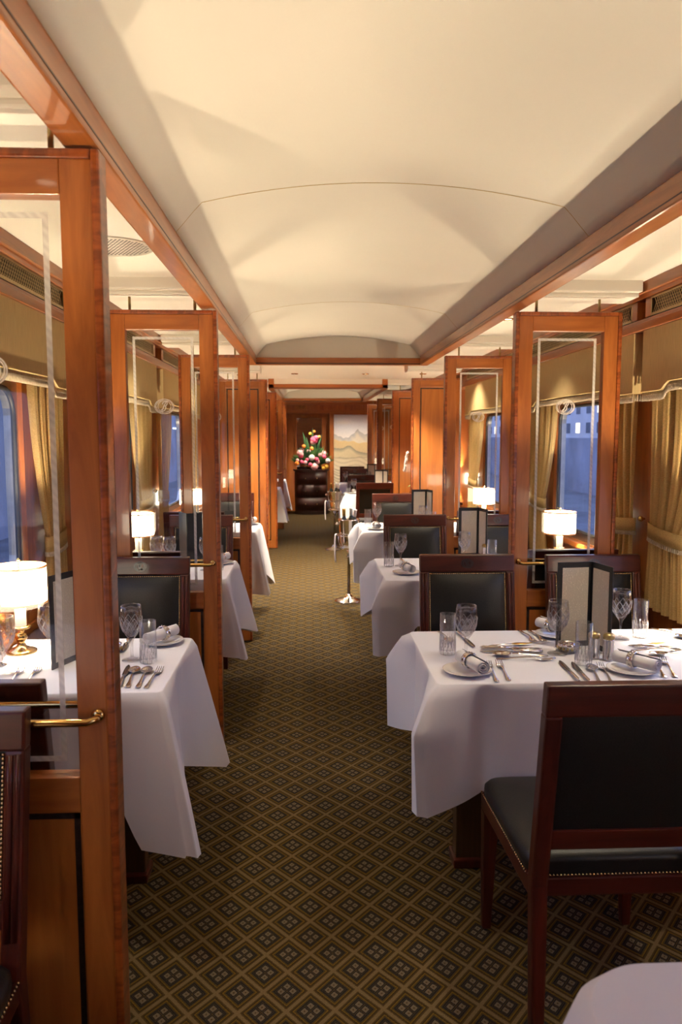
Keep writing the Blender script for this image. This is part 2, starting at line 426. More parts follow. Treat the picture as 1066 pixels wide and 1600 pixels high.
# ------------------------------------------------------------------ mesh helpers
class MB:
    def __init__(self):
        self.v, self.f, self.s = [], [], []
    def add(self, vs, fs, smooth=False, mtx=None):
        o = len(self.v)
        for p in vs:
            p = Vector(p)
            self.v.append(mtx @ p if mtx is not None else p)
        for q in fs:
            self.f.append([i + o for i in q]); self.s.append(smooth)
        return self
    def box(self, x0, x1, y0, y1, z0, z1, mtx=None):
        vs = [(x0, y0, z0), (x1, y0, z0), (x1, y1, z0), (x0, y1, z0), (x0, y0, z1), (x1, y0, z1), (x1, y1, z1), (x0, y1, z1)]
        return self.add(vs, [(0, 3, 2, 1), (4, 5, 6, 7), (0, 1, 5, 4), (1, 2, 6, 5), (2, 3, 7, 6), (3, 0, 4, 7)], False, mtx)
    def hexa(self, a, b):
        """solid between two quads of four points"""
        return self.add(list(a) + list(b), [(0, 3, 2, 1), (4, 5, 6, 7), (0, 1, 5, 4), (1, 2, 6, 5), (2, 3, 7, 6), (3, 0, 4, 7)])
    def lathe(self, prof, n=24, c=(0, 0, 0), smooth=True, mtx=None):
        vs, fs = [], []
        for r, z in prof:
            for k in range(n):
                a = 2 * PI * k / n
                vs.append((c[0] + r * math.cos(a), c[1] + r * math.sin(a), c[2] + z))
        for j in range(len(prof) - 1):
            for k in range(n):
                k2 = (k + 1) % n
                fs.append((j * n + k, j * n + k2, (j + 1) * n + k2, (j + 1) * n + k))
        if prof[0][0] > 1e-6:
            fs.append(tuple(reversed(range(n))))
        if prof[-1][0] > 1e-6:
            fs.append(tuple((len(prof) - 1) * n + k for k in range(n)))
        return self.add(vs, fs, smooth, mtx)
    def open_lathe(self, prof, n=24, c=(0, 0, 0), smooth=True, mtx=None, closed=False):
        """closed=True joins the last ring to the first (a ring or wall)"""
        vs, fs = [], []
        for r, z in prof:
            for k in range(n):
                a = 2 * PI * k / n
                vs.append((c[0] + r * math.cos(a), c[1] + r * math.sin(a), c[2] + z))
        m_ = len(prof)
        for j in range(m_ if closed else m_ - 1):
            j2 = (j + 1) % m_
            for k in range(n):
                k2 = (k + 1) % n
                fs.append((j * n + k, j * n + k2, j2 * n + k2, j2 * n + k))
        return self.add(vs, fs, smooth, mtx)
    def tube(self, pts, r, n=8, caps=True, mtx=None, closed=False):
        pts = [Vector(p) for p in pts]
        rr = r if isinstance(r, (list, tuple)) else [r] * len(pts)
        vs, fs = [], []
        up = None
        L = len(pts)
        for i, p in enumerate(pts):
            a = pts[i - 1] if (i > 0 or closed) else p
            b = pts[(i + 1) % L] if (i < L - 1 or closed) else p
            t = (b - a).normalized()
            if up is None:
                up = Vector((0, 0, 1)) if abs(t.z) < 0.9 else Vector((1, 0, 0))
            s = t.cross(up)
            if s.length < 1e-6:
                s = t.orthogonal()
            s.normalize(); u = s.cross(t).normalized(); up = u
            for k in range(n):
                an = 2 * PI * k / n
                vs.append(p + s * (math.cos(an) * rr[i]) + u * (math.sin(an) * rr[i]))
        for i in range(L if closed else L - 1):
            i2 = (i + 1) % L
            for k in range(n):
                k2 = (k + 1) % n
                fs.append((i * n + k, i * n + k2, i2 * n + k2, i2 * n + k))
        if caps and not closed:
            fs.append(tuple(reversed(range(n)))); fs.append(tuple((L - 1) * n + k for k in range(n)))
        return self.add(vs, fs, True, mtx)
    def ribbon(self, pts, nrm, wid, th=0.0008, closed=False):
        """flat stroke of width wid along pts, lying on a plane with normal nrm"""
        pts = [Vector(p) for p in pts]; nrm = Vector(nrm).normalized(); L = len(pts)
        vs, fs = [], []
        for i, p in enumerate(pts):
            a = pts[i - 1] if (i > 0 or closed) else p
            b = pts[(i + 1) % L] if (i < L - 1 or closed) else p
            t = (b - a).normalized(); s = t.cross(nrm).normalized()
            w_ = wid[i] if isinstance(wid, (list, tuple)) else wid
            for q in (-1, 1):
                vs.append(p + s * (q * w_ / 2)); vs.append(p + s * (q * w_ / 2) + nrm * th)
        for i in range(L if closed else L - 1):
            a, b = 4 * i, 4 * ((i + 1) % L)
            fs += [(a + 1, a + 3, b + 3, b + 1), (a, b, b + 2, a + 2), (a, a + 1, b + 1, b), (a + 2, b + 2, b + 3, a + 3)]
        return self.add(vs, fs)
    def grid(self, fn, nu, nv, smooth=True, wrap=False):
        vs = [fn(i / nu, j / nv) for j in range(nv + 1) for i in range(nu + (0 if wrap else 1))]
        fs = []
        row = nu + (0 if wrap else 1)
        for j in range(nv):
            for i in range(nu):
                i2 = (i + 1) % row
                fs.append((j * row + i, j * row + i2, (j + 1) * row + i2, (j + 1) * row + i))
        return self.add(vs, fs, smooth)
    def ball(self, c, r, n=8, m=5, sq=(1, 1, 1), mtx=None):
        vs, fs = [], []
        for j in range(m + 1):
            th = PI * j / m
            for k in range(n):
                a = 2 * PI * k / n
                vs.append((c[0] + r * sq[0] * math.sin(th) * math.cos(a), c[1] + r * sq[1] * math.sin(th) * math.sin(a), c[2] - r * sq[2] * math.cos(th)))
        for j in range(m):
            for k in range(n):
                k2 = (k + 1) % n
                fs.append((j * n + k, j * n + k2, (j + 1) * n + k2, (j + 1) * n + k))
        return self.add(vs, fs, True, mtx)
    def build(self, name, material, parent=None, bevel=0.0, seg=2, solid=0.0, weld=False):
        me = bpy.data.meshes.new(name)
        me.from_pydata([tuple(p) for p in self.v], [], self.f)
        for p, s in zip(me.polygons, self.s):
            p.use_smooth = s
        if bevel or solid or weld:
            bm = bmesh.new(); bm.from_mesh(me)
            if weld:
                bmesh.ops.remove_doubles(bm, verts=bm.verts, dist=1e-5)
            if bevel:
                es = [e for e in bm.edges if len(e.link_faces) == 2 and e.calc_face_angle(0) > 0.6]
                bmesh.ops.bevel(bm, geom=es, offset=bevel, segments=seg, profile=0.6, affect='EDGES', clamp_overlap=True)
            bm.to_mesh(me); bm.free()
        bmf = bmesh.new(); bmf.from_mesh(me)
        bmesh.ops.recalc_face_normals(bmf, faces=bmf.faces)
        bmf.to_mesh(me); bmf.free()
        me.materials.append(material)
        o = bpy.data.objects.new(name, me)
        COL.objects.link(o)
        if parent is not None:
            o.parent = parent
        if solid:
            md = o.modifiers.new('thickness', 'SOLIDIFY'); md.thickness = solid; md.offset = 0
        return o

def tag(o, label, cat, group=None, kind=None):
    if label: o['label'] = label
    if cat: o['category'] = cat
    if group: o['group'] = group
    if kind: o['kind'] = kind
    return o

def thing(name, label, cat, loc=(0, 0, 0), rz=0.0, group=None):
    o = bpy.data.objects.new(name, None)
    o.empty_display_size = 0.05
    COL.objects.link(o)
    o.location = loc; o.rotation_euler = (0, 0, rz)
    return tag(o, label, cat, group)

KIDS = {}
def copy_tree(o, parent=None):
    c = o.copy(); COL.objects.link(c)
    if parent is not None:
        c.parent = parent
    for ch in [k for k in list(o.children)]:
        copy_tree(ch, c)
    return c

PROTO, USED = {}, set()
def place(kind, maker, loc, rz, label, group=None, cat=None):
    """the first call builds the thing, later calls copy it with its parts"""
    if kind not in PROTO:
        PROTO[kind] = maker()
        o = PROTO[kind]
    else:
        o = copy_tree(PROTO[kind])
    o.location = loc
    o.rotation_euler = (0, 0, rz)
    o['label'] = label
    if cat: o['category'] = cat
    if group: o['group'] = group
    return o

def struct(name, mb, m, parent=None, bevel=0.0, solid=0.0):
    o = mb.build(name, m, parent, bevel=bevel, solid=solid)
    if parent is None:
        o['kind'] = 'structure'
    return o

# ------------------------------------------------------------------ plan of the carriage
XL, XR = -1.15, 1.65                 # window walls
Y0, Y1 = -1.7, 15.2                  # ends
PT = 2.07                            # top of the screens
LP = [1.64, 3.62, 5.56, 7.93, 10.24, 12.4, 14.2]
RP = [3.60, 5.55, 7.70, 9.75, 11.9, 13.9]
BEAM_L, BEAM_R = (-0.49, -0.42), (0.92, 0.99)
BB = 2.078                           # underside of the beams
CEIL = 2.20                          # bay ceilings

# floor
struct('floor', MB().box(XL - 0.2, XR + 0.2, Y0 - 0.1, Y1 + 0.4, -0.06, 0.0), M['carpet'])

# windows: (y0, y1) per bay
WZ0, WZ1 = 0.86, 1.72
WIN_L = [(-0.2, 1.15), (2.02, 3.17), (4.02, 5.15), (6.0, 7.2), (10.7, 11.9), (12.8, 13.8)]
WIN_R = [(-0.2, 1.15), (2.02, 3.17), (4.05, 5.1), (6.0, 7.2), (10.3, 11.4), (12.3, 13.4)]

def window_wall(name, x, wins, sgn):
    """wainscot, piers and frieze of one long side; sgn points outwards"""
    mb = MB()
    a, b = (x, x + 0.07 * sgn) if sgn > 0 else (x + 0.07 * sgn, x)
    mb.box(a, b, Y0, Y1 + 0.3, -0.02, WZ0)
    mb.box(a, b, Y0, Y1 + 0.3, WZ1, 2.35)
    ys = [Y0] + [q for p in wins for q in p] + [Y1 + 0.3]
    for i in range(0, len(ys), 2):
        mb.box(a, b, ys[i], ys[i + 1], WZ0, WZ1)
    return struct(name, mb, M['cherry_z'])
window_wall('wall_left', XL, WIN_L, -1)
window_wall('wall_right', XR, WIN_R, 1)
struct('wall_back', MB().box(XL - 0.12, XR + 0.12, Y0 - 0.1, Y0, -0.02, 2.45), M['cherry_x'])

def rrect(y0, y1, z0, z1, r, n=6):
    pts = []
    for cy, cz, a0 in ((y1 - r, z1 - r, 0), (y0 + r, z1 - r, PI / 2), (y0 + r, z0 + r, PI), (y1 - r, z0 + r, 1.5 * PI)):
        for k in range(n + 1):
            a = a0 + PI / 2 * k / n
            pts.append((cy + r * math.cos(a), cz + r * math.sin(a)))
    return pts

wi = 0
for x, wins, sgn in ((XL, WIN_L, -1), (XR, WIN_R, 1)):
    for y0, y1 in wins:
        wi += 1
        # metal surround that fills the square opening and leaves a round-cornered pane
        outer = rrect(y0, y1, WZ0, WZ1, 0.012)
        inner = rrect(y0 + 0.045, y1 - 0.045, WZ0 + 0.05, WZ1 - 0.03, 0.11)
        vs, fs, n = [], [], len(outer)
        for xx in (x + 0.02 * sgn, x + 0.06 * sgn):
            vs += [(xx, p[0], p[1]) for p in outer] + [(xx, p[0], p[1]) for p in inner]
        for k in range(n):
            k2 = (k + 1) % n
            fs += [(k, k2, n + k2, n + k), (2 * n + k, 3 * n + k, 3 * n + k2, 2 * n + k2), (n + k, n + k2, 3 * n + k2, 3 * n + k), (k, 2 * n + k, 2 * n + k2, k2)]
        fr = struct(f'window_{wi}', MB().add(vs, fs), M['alu'])
        ring = rrect(y0 + 0.05, y1 - 0.05, WZ0 + 0.055, WZ1 - 0.035, 0.105)
        MB().tube([(x + 0.018 * sgn, p[0], p[1]) for p in ring], 0.011, 8, closed=True).build('seal', M['rubber'], fr)
        pts = rrect(y0 + 0.04, y1 - 0.04, WZ0 + 0.045, WZ1 - 0.025, 0.11)
        vs = [(x + 0.040 * sgn, p[0], p[1]) for p in pts]
        MB().add(vs, [tuple(range(len(vs)))]).build('pane', M['window_pane'], fr)
        MB().box(min(x, x - 0.035 * sgn), max(x, x - 0.035 * sgn), y0 - 0.03, y1 + 0.03, WZ0 - 0.035, WZ0).build('sill', M['cherry_y'], fr, bevel=0.006)

# wainscot rails and cornices along both walls
ti = 0
def trim(mb, m, bevel=0.004):
    global ti
    ti += 1
    return struct(f'trim_{ti}', mb, m, bevel=bevel)
for x, sgn in ((XL, 1), (XR, -1)):
    def bx(mb, d0, d1, z0, z1, y0=Y0, y1=Y1):
        a, b = x + sgn * d0, x + sgn * d1
        return mb.box(min(a, b), max(a, b), y0, y1, z0, z1)
    trim(bx(bx(MB(), 0.0, 0.120, 2.150, 2.20), 0.0, 0.106, 2.128, 2.152), M['cherry_y'])             # cornice
    trim(bx(bx(MB(), 0.0, 0.108, 1.985, 2.022), 0.0, 0.094, 2.018, 2.04), M['cherry_y'])              # ledge below the grilles
    trim(bx(MB(), 0.0, 0.02, 0.0, 0.11), M['mahogany'])
    trim(bx(MB(), 0.0, 0.014, 0.70, 0.735), M['cherry_y'])

# beams beside the central vault
for (a, b), inner in ((BEAM_L, 1), (BEAM_R, -1)):
    for y0, y1 in ((Y0, 6.36), (9.6, 13.2)):
        mb = MB().box(a, b, y0, y1, BB, 2.245)
        trim(mb, M['cherry_y'], 0.006)
        xi = b if inner > 0 else a
        mb = MB().box(min(xi, xi + inner * 0.001), max(xi, xi + inner * 0.001), y0, y1, BB + 0.016, BB + 0.020)
        trim(mb, M['mahogany'], 0)
# cross beams at the vault ends
for y in (6.36, 9.6, 13.2):
    x0, x1 = BEAM_L[0], BEAM_R[1]
    trim(MB().box(x0, x1, y, y + 0.07, BB, 2.135), M['cherry_x'], 0.004)
    trim(MB().box(x0, x1, y - 0.004, y, BB + 0.006, BB + 0.014), M['inlay'], 0)

# ceilings
VAULT = [(-0.42, 2.150), (-0.395, 2.178), (-0.362, 2.216), (-0.336, 2.243)]
for k in range(1, 20):
    q = k / 20
    VAULT.append((-0.336 + 1.172 * q, 2.243 + 0.068 * (1 - abs(2 * q - 1) ** 2)))
VAULT += [(0.5 - p[0], p[1]) for p in reversed(VAULT[:4])]
def vault(y0, y1):
    n, ny = len(VAULT), max(2, int((y1 - y0) / 0.4))
    vs = [(p[0], y0 + (y1 - y0) * j / ny, p[1]) for j in range(ny + 1) for p in VAULT]
    fs = [(j * n + i, j * n + i + 1, (j + 1) * n + i + 1, (j + 1) * n + i) for j in range(ny) for i in range(n - 1)]
    return MB().add(vs, fs, True)
v1 = struct('ceiling', vault(Y0, 6.43), M['ceiling'], solid=0.004)
v2 = struct('ceiling_2', vault(9.6, 13.27), M['ceiling'], solid=0.004)
def arc_seam(y):
    return [(p[0], y, p[1] - 0.0025) for p in VAULT]
sm = MB()
for y in (0.45, 2.55, 4.75):
    sm.ribbon(arc_seam(y), (0, 0, -1), 0.005, 0.0006)
sm.build('panel_seam', M['pelmet'], v1)
# end panels of the vaults
for i, (ya, yb) in enumerate(((6.37, 6.42), (9.605, 9.66), (13.21, 13.26))):
    struct(f'ceiling_{i + 3}', MB().box(BEAM_L[0], BEAM_R[1], ya, yb, 2.125, 2.36), M['ceiling'])
struct('ceiling_6', MB().box(BEAM_L[0] - 0.0, BEAM_R[1] + 0.0, 6.42, 9.605, CEIL, CEIL + 0.05), M['ceiling'])
struct('ceiling_7', MB().box(BEAM_L[0], BEAM_R[1], 13.26, Y1, CEIL, CEIL + 0.05), M['ceiling'])
for nm, x0, x1, ps in (('ceiling_8', XL, BEAM_L[0] + 0.01, LP), ('ceiling_9', BEAM_R[1] - 0.01, XR, RP + [1.62])):
    mb = MB().box(x0, x1, Y0, Y1, CEIL, CEIL + 0.05)
    lo, hi = (x0 + 0.13, x1) if x0 < 0 else (x0, x1 - 0.13)
    for y in ps:
        mb.box(lo, hi, y - 0.10, y + 0.16, 2.150, CEIL + 0.01)
        mb.box(lo, hi, y - 0.06, y + 0.12, 2.132, 2.152)
    struct(nm, mb, M['ceiling'], bevel=0.006)
struct('roof', MB().box(XL - 0.14, XR + 0.14, Y0 - 0.1, Y1 + 0.4, 2.42, 2.5).box(XL - 0.14, XL - 0.02, Y0, Y1 + .4, 2.3, 2.45).box(XR + 0.02, XR + 0.14, Y0, Y1 + .4, 2.3, 2.45), M['outside_wall'])

# end wall with the doorway recess
mb = MB().box(XL, -0.42, Y1, Y1 + 0.1, -0.02, 2.45).box(0.42, 0.50, Y1, Y1 + 0.1, -0.02, 2.45).box(0.50, XR, Y1 + 0.02, Y1 + 0.1, -0.02, 2.45)
mb.box(-0.6, -0.42, Y1 + 0.1, Y1 + 0.3, -0.02, 2.0).box(0.42, 0.6, Y1 + 0.1, Y1 + 0.3, -0.02, 2.0).box(-0.6, 0.6, Y1 + 0.22, Y1 + 0.3, -0.02, 2.0).box(-0.6, 0.6, Y1 + 0.1, Y1 + 0.3, 1.94, 2.1)
# recess for the mirror door
mb.box(-0.42, 0.42, Y1, Y1 + 0.1, 1.93, 2.45).box(1.19, XR, Y1, Y1 + 0.03, -0.02, 2.45).box(-0.42, 0.42, Y1 + 0.1, Y1 + 0.4, -0.02, -0.01)
struct('wall_end', mb, M['cherry_z'])
struct('trim_30', MB().box(XL, XR, Y1 - 0.03, Y1, 1.945, 2.0).box(XL, XR, Y1 - 0.045, Y1, 2.10, 2.2), M['cherry_x'], bevel=0.004)

# ------------------------------------------------------------------ station outside the windows
out = struct('ground_outside', MB().box(-40, -1.6, -20, 140, -1.3, -1.2).box(2.1, 60, -20, 140, -1.3, -1.2), M['asphalt'])
mb = MB().box(13, 14, -5, 120, -1.2, 1.4)
fac = MB().box(20, 24, 10, 110, -1.2, 4.6)
struct('wall_outside', mb, M['outside_wall'])
bld = tag(fac.build('station_building', M['outside_pale']), 'pale station building seen at dusk through the windows behind the tables for four', 'building')
for k in range(44):
    y = 12 + k * 2.1
    for z in (1.7, 3.1):
        MB().box(19.97, 20.02, y, y + 0.8, z, z + 0.75).build('window', M['lit_window'] if (k * 7 + int(z)) % 4 == 0 else M['blue'], bld)
struct('wall_outside_2', MB().box(-9, -8, -10, 120, -1.2, 3.4), M['outside_wall'])
for k in range(8):
    y = 4 + k * 6.0
    t_ = MB().box(-8.0, -7.92, y, y + 2.2, 1.9 + 0.0 * k, 1.98).build('platform_light', M['tube_light'])
    tag(t_, 'pale blue tube light on the station wall outside the tables for two', 'light', 'tube lights on the station wall')

# ------------------------------------------------------------------ monogram strokes (letter in a double oval)
def oval(cx, cz, rx, rz, n=36, rot=0.0):
    pts = []
    for k in range(n):
        a = 2 * PI * k / n
        x, z = rx * math.cos(a), rz * math.sin(a)
        pts.append((cx + x * math.cos(rot) - z * math.sin(rot), cz + x * math.sin(rot) + z * math.cos(rot)))
    return pts
def bez(p, n=12):
    out_ = []
    for i in range(0, len(p) - 3, 3):
        for k in range(n + (1 if i + 3 >= len(p) - 1 else 0)):
            t = k / n; a, b, c, d = p[i:i + 4]; q = 1 - t
            out_.append(tuple(q ** 3 * a[j] + 3 * q * q * t * b[j] + 3 * q * t * t * c[j] + t ** 3 * d[j] for j in (0, 1)))
    return out_
LETTER_B = [
    bez([(-0.42, 0.55), (-0.75, 0.35), (-0.65, 0.95), (-0.1, 0.98), (0.55, 1.0), (0.75, 0.45), (0.25, 0.12), (0.15, 0.05), (0.05, 0.05), (0.0, 0.05)]),
    bez([(0.0, 0.08), (0.62, 0.12), (0.62, -0.75), (-0.05, -0.92), (-0.45, -1.0), (-0.7, -0.7), (-0.45, -0.55)]),
    bez([(0.08, 0.80), (-0.1, 0.3), (-0.15, -0.4), (-0.42, -0.9)]),
]
def monogram(mb, c, h, plane='XZ', wid=0.004, th=0.001, sgn=-1, shift=0.0):
    """drawn on a plane facing -Y"""
    nrm = (0, sgn, 0)
    def P3(q): return (c[0] + q[0], c[1], c[2] + q[1])
    mb.ribbon([P3(q) for q in oval(0, 0, h * 1.28, h)], nrm, wid, th, closed=True)
    mb.ribbon([P3(q) for q in oval(-h * 0.12, 0, h * 1.0, h * 0.82)], nrm, wid * 0.8, th, closed=True)
    mb.ribbon([P3(q) for q in oval(h * 0.14, 0, h * 1.0, h * 0.82)], nrm, wid * 0.8, th, closed=True)
    for st in LETTER_B:
        mb.ribbon([P3((h * 0.55 * x + h * 0.18 * z, h * 0.68 * z)) for x, z in st], nrm, wid * 1.5, th)
    return mb

# ------------------------------------------------------------------ glazed and panelled screens between the bays
def screen(x0, x1, y, glass, label, aisle, group):
    """x0 < x1; aisle = +1 if the aisle lies at x1"""
    name = 'glazed_screen' if glass else 'panelled_screen'
    t = thing(name, label, 'partition screen', ((x0 + x1) / 2, y, 0), 0, group)
    hw = (x1 - x0) / 2
    T = 0.022
    e = 0.018          # curly edge moulding
    sw = 0.082         # stile
    zb, zt = 0.004, PT
    for s in (-1, 1):
        a, b = (-hw, -hw + e) if s < 0 else (hw - e, hw)
        MB().box(a, b, -T - 0.007, T + 0.007, zb, zt).build('edge_moulding', M['curl_z'], t, bevel=0.005)
        a, b = (-hw + e, -hw + sw) if s < 0 else (hw - sw, hw - e)
        MB().box(a, b, -T, T, zb, zt - e).build('stile', M['cherry_z'], t, bevel=0.003)
    MB().box(-hw + e, hw - e, -T - 0.007, T + 0.007, zt - e, zt).build('edge_moulding', M['curl_x'], t, bevel=0.005)
    xi = hw - sw
    MB().box(-xi, xi, -T, T, zt - 0.088, zt - e).build('top_rail', M['cherry_x'], t, bevel=0.003)
    def inlay(z0, z1, d=0.018, w_=0.011):
        mb = MB()
        for sy in (-1, 1):
            ya, yb = (-T * 0.6 - 0.001, -T * 0.6 + 0.001) if sy < 0 else (T * 0.6 - 0.001, T * 0.6 + 0.001)
            for q in ((-xi + d, xi - d, z0 + d, z0 + d + w_), (-xi + d, xi - d, z1 - d - w_, z1 - d), (-xi + d, -xi + d + w_, z0 + d, z1 - d), (xi - d - w_, xi - d, z0 + d, z1 - d)):
                mb.box(q[0], q[1], ya, yb, q[2], q[3])
        mb.build('inlay_border', M['inlay'], t)
    if glass:
        gz0, gz1 = 0.765, zt - 0.088
        MB().box(-xi, xi, -T, T, 0.685, gz0).build('lock_rail', M['cherry_x'], t, bevel=0.003)
        MB().box(-xi, xi, -T * 0.6, T * 0.6, 0.10, 0.685).build('lower_panel', M['cherry_panel'], t)
        inlay(0.10, 0.685, 0.004, 0.013)
        MB().box(-xi, xi, -0.003, 0.003, gz0, gz1).build('glass_pane', M['pane'], t)
        mb = MB()
        d, w_ = 0.030, 0.012
        for q in ((-xi + d, xi - d, gz0 + d, gz0 + d + w_), (-xi + d, xi - d, gz1 - d - w_, gz1 - d), (-xi + d, -xi + d + w_, gz0 + d + w_, gz1 - d - w_), (xi - d - w_, xi - d, gz0 + d + w_, gz1 - d - w_)):
            mb.box(q[0], q[1], -0.0042, -0.0034, q[2], q[3])
        mb.build('etched_border', M['etched_band'], t)
        monogram(MB(), (0, -0.0034, 1.635), 0.034, wid=0.0032, th=0.0006).build('etched_monogram', M['etched'], t)
        mb = MB()
        for sy in (-1, 1):
            yy = sy * (T + 0.035)
            pts = [(-xi - 0.045, sy * T, 0.905), (-xi - 0.045, yy - sy * 0.012, 0.902), (-xi - 0.030, yy, 0.90), (0, yy, 0.90), (xi + 0.030, yy, 0.90), (xi + 0.045, yy - sy * 0.012, 0.902), (xi + 0.045, sy * T, 0.905)]
            b_ = MB().tube(pts, 0.0085, 10)
            for q in (-1, 1):
                b_.ball((q * (xi + 0.045), sy * (T + 0.006), 0.905), 0.015, 10, 6, (1, 0.6, 1))
            b_.build('grab_bar', M['brass'], t)
    else:
        MB().box(-xi, xi, -T * 0.6, T * 0.6, 0.10, zt - 0.088).build('veneer_panel', M['cherry_panel'], t)
        inlay(0.10, zt - 0.088, 0.006, 0.012)
    MB().box(-xi, xi, -T, T, zb, 0.10).build('bottom_rail', M['cherry_x'], t, bevel=0.003)
    for px in (-xi + 0.02, xi - 0.02):
        MB().tube([(px, 0, zt), (px, 0, 2.131)], 0.006, 10).build('hanger_rod', M['dull_brass'], t)
    return t

ORD = ['first', 'second', 'third', 'fourth', 'fifth', 'sixth', 'seventh']
LG = [1, 1, 1, 0, 0, 1, 1]
for i, y in enumerate(LP):
    x1 = -0.415 if i < 5 else -0.40
    lab = f'{ORD[i]} {"glazed cherry screen with brass grab bar" if LG[i] else "solid cherry panel screen"} along the tables for two'
    screen(x1 - 0.50, x1, y, LG[i], lab, 1, 'screens on the side of the tables for two')
RG = [1, 1, 0, 0, 1, 1]
RX = [0.96, 0.98, 1.03, 1.06, 1.06, 1.07]
for i, y in enumerate(RP):
    lab = f'{ORD[i]} {"glazed cherry screen with brass grab bar" if RG[i] else "solid cherry panel screen"} along the tables for four'
    screen(RX[i], RX[i] + 0.50, y, RG[i], lab, -1, 'screens on the side of the tables for four')

# ------------------------------------------------------------------ pelmets, curtains and grilles in every bay
BAYS_L = [(-0.3, 1.52), (1.74, 3.52), (3.74, 5.46), (5.68, 7.6), (10.35, 12.25), (12.5, 14.1)]
BAYS_R = [(-0.3, 1.52), (1.74, 3.56), (3.64, 5.50), (5.62, 7.62), (9.85, 11.8), (12.0, 13.8)]

def pelmet(x, sgn, y0, y1, label):
    t = thing('pelmet', label, 'pelmet', (x, (y0 + y1) / 2, 0), 0, 'fabric pelmets above the windows')
    L = (y1 - y0) / 2
    zt, zc, ze = 1.983, 1.735, 1.700
    def zlow(y):
        d = L - abs(y)
        q = min(1, max(0, (d - 0.20) / 0.07)); q = q * q * (3 - 2 * q)
        return ze + (zc - ze) * q
    n = 60
    dpt = 0.100 * sgn
    vs, fs = [], []
    for k in range(n + 1):
        y = -L + 2 * L * k / n
        for xx in (dpt, dpt - 0.018 * sgn):
            vs += [(xx, y, zlow(y)), (xx, y, zt)]
    for k in range(n):
        a, b = 4 * k, 4 * k + 4
        fs += [(a, b, b + 1, a + 1), (a + 2, a + 3, b + 3, b + 2), (a, a + 2, b + 2, b), (a + 1, b + 1, b + 3, a + 3)]
    fs += [(0, 1, 3, 2), (4 * n, 4 * n + 2, 4 * n + 3, 4 * n + 1)]
    mb = MB().add(vs, fs)
    for s in (-1, 1):
        ya, yb = (s * L, s * (L - 0.018)); xa, xb = 0.001 * sgn, dpt - 0.018 * sgn
        mb.box(min(xa, xb), max(xa, xb), min(ya, yb), max(ya, yb), ze, zt)
    mb.build('board', M['pelmet'], t)
    MB().tube([(dpt + 0.002 * sgn, -L + 2 * L * k / n, zlow(-L + 2 * L * k / n) + 0.003) for k in range(n + 1)], 0.0032, 6).build('cord', M['cord'], t)
    fr = MB()
    nf = int(2 * L / 0.011)
    for k in range(nf):
        y = -L + 0.004 + (2 * L - 0.008) * k / (nf - 1)
        z = zlow(y); h = 0.040
        fr.lathe([(0.0018, 0.0), (0.0026, -0.010), (0.0042, -0.014), (0.0026, -0.019), (0.0048, -h)][::-1], 5, (dpt - 0.006 * sgn, y, z - 0.001))
    ne = 8
    for s in (-1, 1):
        for k in range(ne):
            fr.lathe([(0.0018, 0.0), (0.0042, -0.014), (0.0048, -0.034)][::-1], 5, ((0.012 + 0.078 * k / (ne - 1)) * sgn, s * (L - 0.009), ze - 0.001))
    fr.build('fringe', M['fringe'], t)
    return t

def curtain(x, sgn, y_out, y_in, label):
    """y_out: fixed edge by the pier; y_in: edge towards the pane. sgn points into the room"""
    t = thing('curtain', label, 'curtain', (x + 0.052 * sgn, y_out, 0), 0, 'gold curtains tied back at the windows')
    W_ = y_in - y_out
    zt, zk, zb = 1.77, 1.055, 0.700
    def fn(u, v):
        z = zt + (zb - zt) * v
        if z > zk:
            q = (zt - z) / (zt - zk)
            k = 1 - 0.46 * q ** 1.6
            am = 0.026 - 0.012 * q
        else:
            q = (zk - z) / (zk - zb)
            k = 0.54 + 0.14 * q
            am = 0.014 + 0.010 * q
        sag = 0.0
        if z > zk:
            sag = -0.05 * u * (1 - math.cos(PI * min(1, (zt - z) / (zt - zk)))) * 0.0
        y = W_ * k * u + W_ * 0.04 * math.sin(PI * min(1, max(0, (zt - z) / (zt - zb))))
        ph = u * 2 * PI * 4.5 + 0.9 * math.sin(3 * v + u * 4)
        xx = am * (math.sin(ph) + 0.35 * math.sin(2 * ph + 1.3)) * sgn
        return (xx, y, z + sag)
    MB().grid(fn, 120, 26).build('drape', M['curtain'], t)
    # tie-back band with its own small fringe
    yc, hw = W_ * 0.27, abs(W_) * 0.315
    bnd = MB()
    def band(u, v):
        a = 2 * PI * u
        return (0.030 * math.sin(a), yc + W_ * 0.03 + (hw * math.cos(a)), zk + 0.032 - 0.064 * v + 0.012 * math.cos(a) * (1 if W_ > 0 else -1) * -1)
    bnd.grid(band, 40, 1, wrap=True)
    tb = bnd.build('tieback', M['curtain'], t, solid=0.004)
    fr = MB()
    for k in range(60):
        p = band(k / 60, 1.0)
        fr.lathe([(0.0045, -0.020), (0.003, -0.008), (0.002, 0.002)], 5, p)
    fr.build('fringe', M['fringe'], tb)
    MB().ball((-0.030 * sgn, -0.012 * (1 if W_ > 0 else -1), zk + 0.04), 0.014, 8, 6).tube([(-0.05 * sgn, -0.012 * (1 if W_ > 0 else -1), zk + 0.04), (-0.03 * sgn, -0.012 * (1 if W_ > 0 else -1), zk + 0.04)], 0.005, 6).build('tieback_hook', M['brass'], t)
    return t

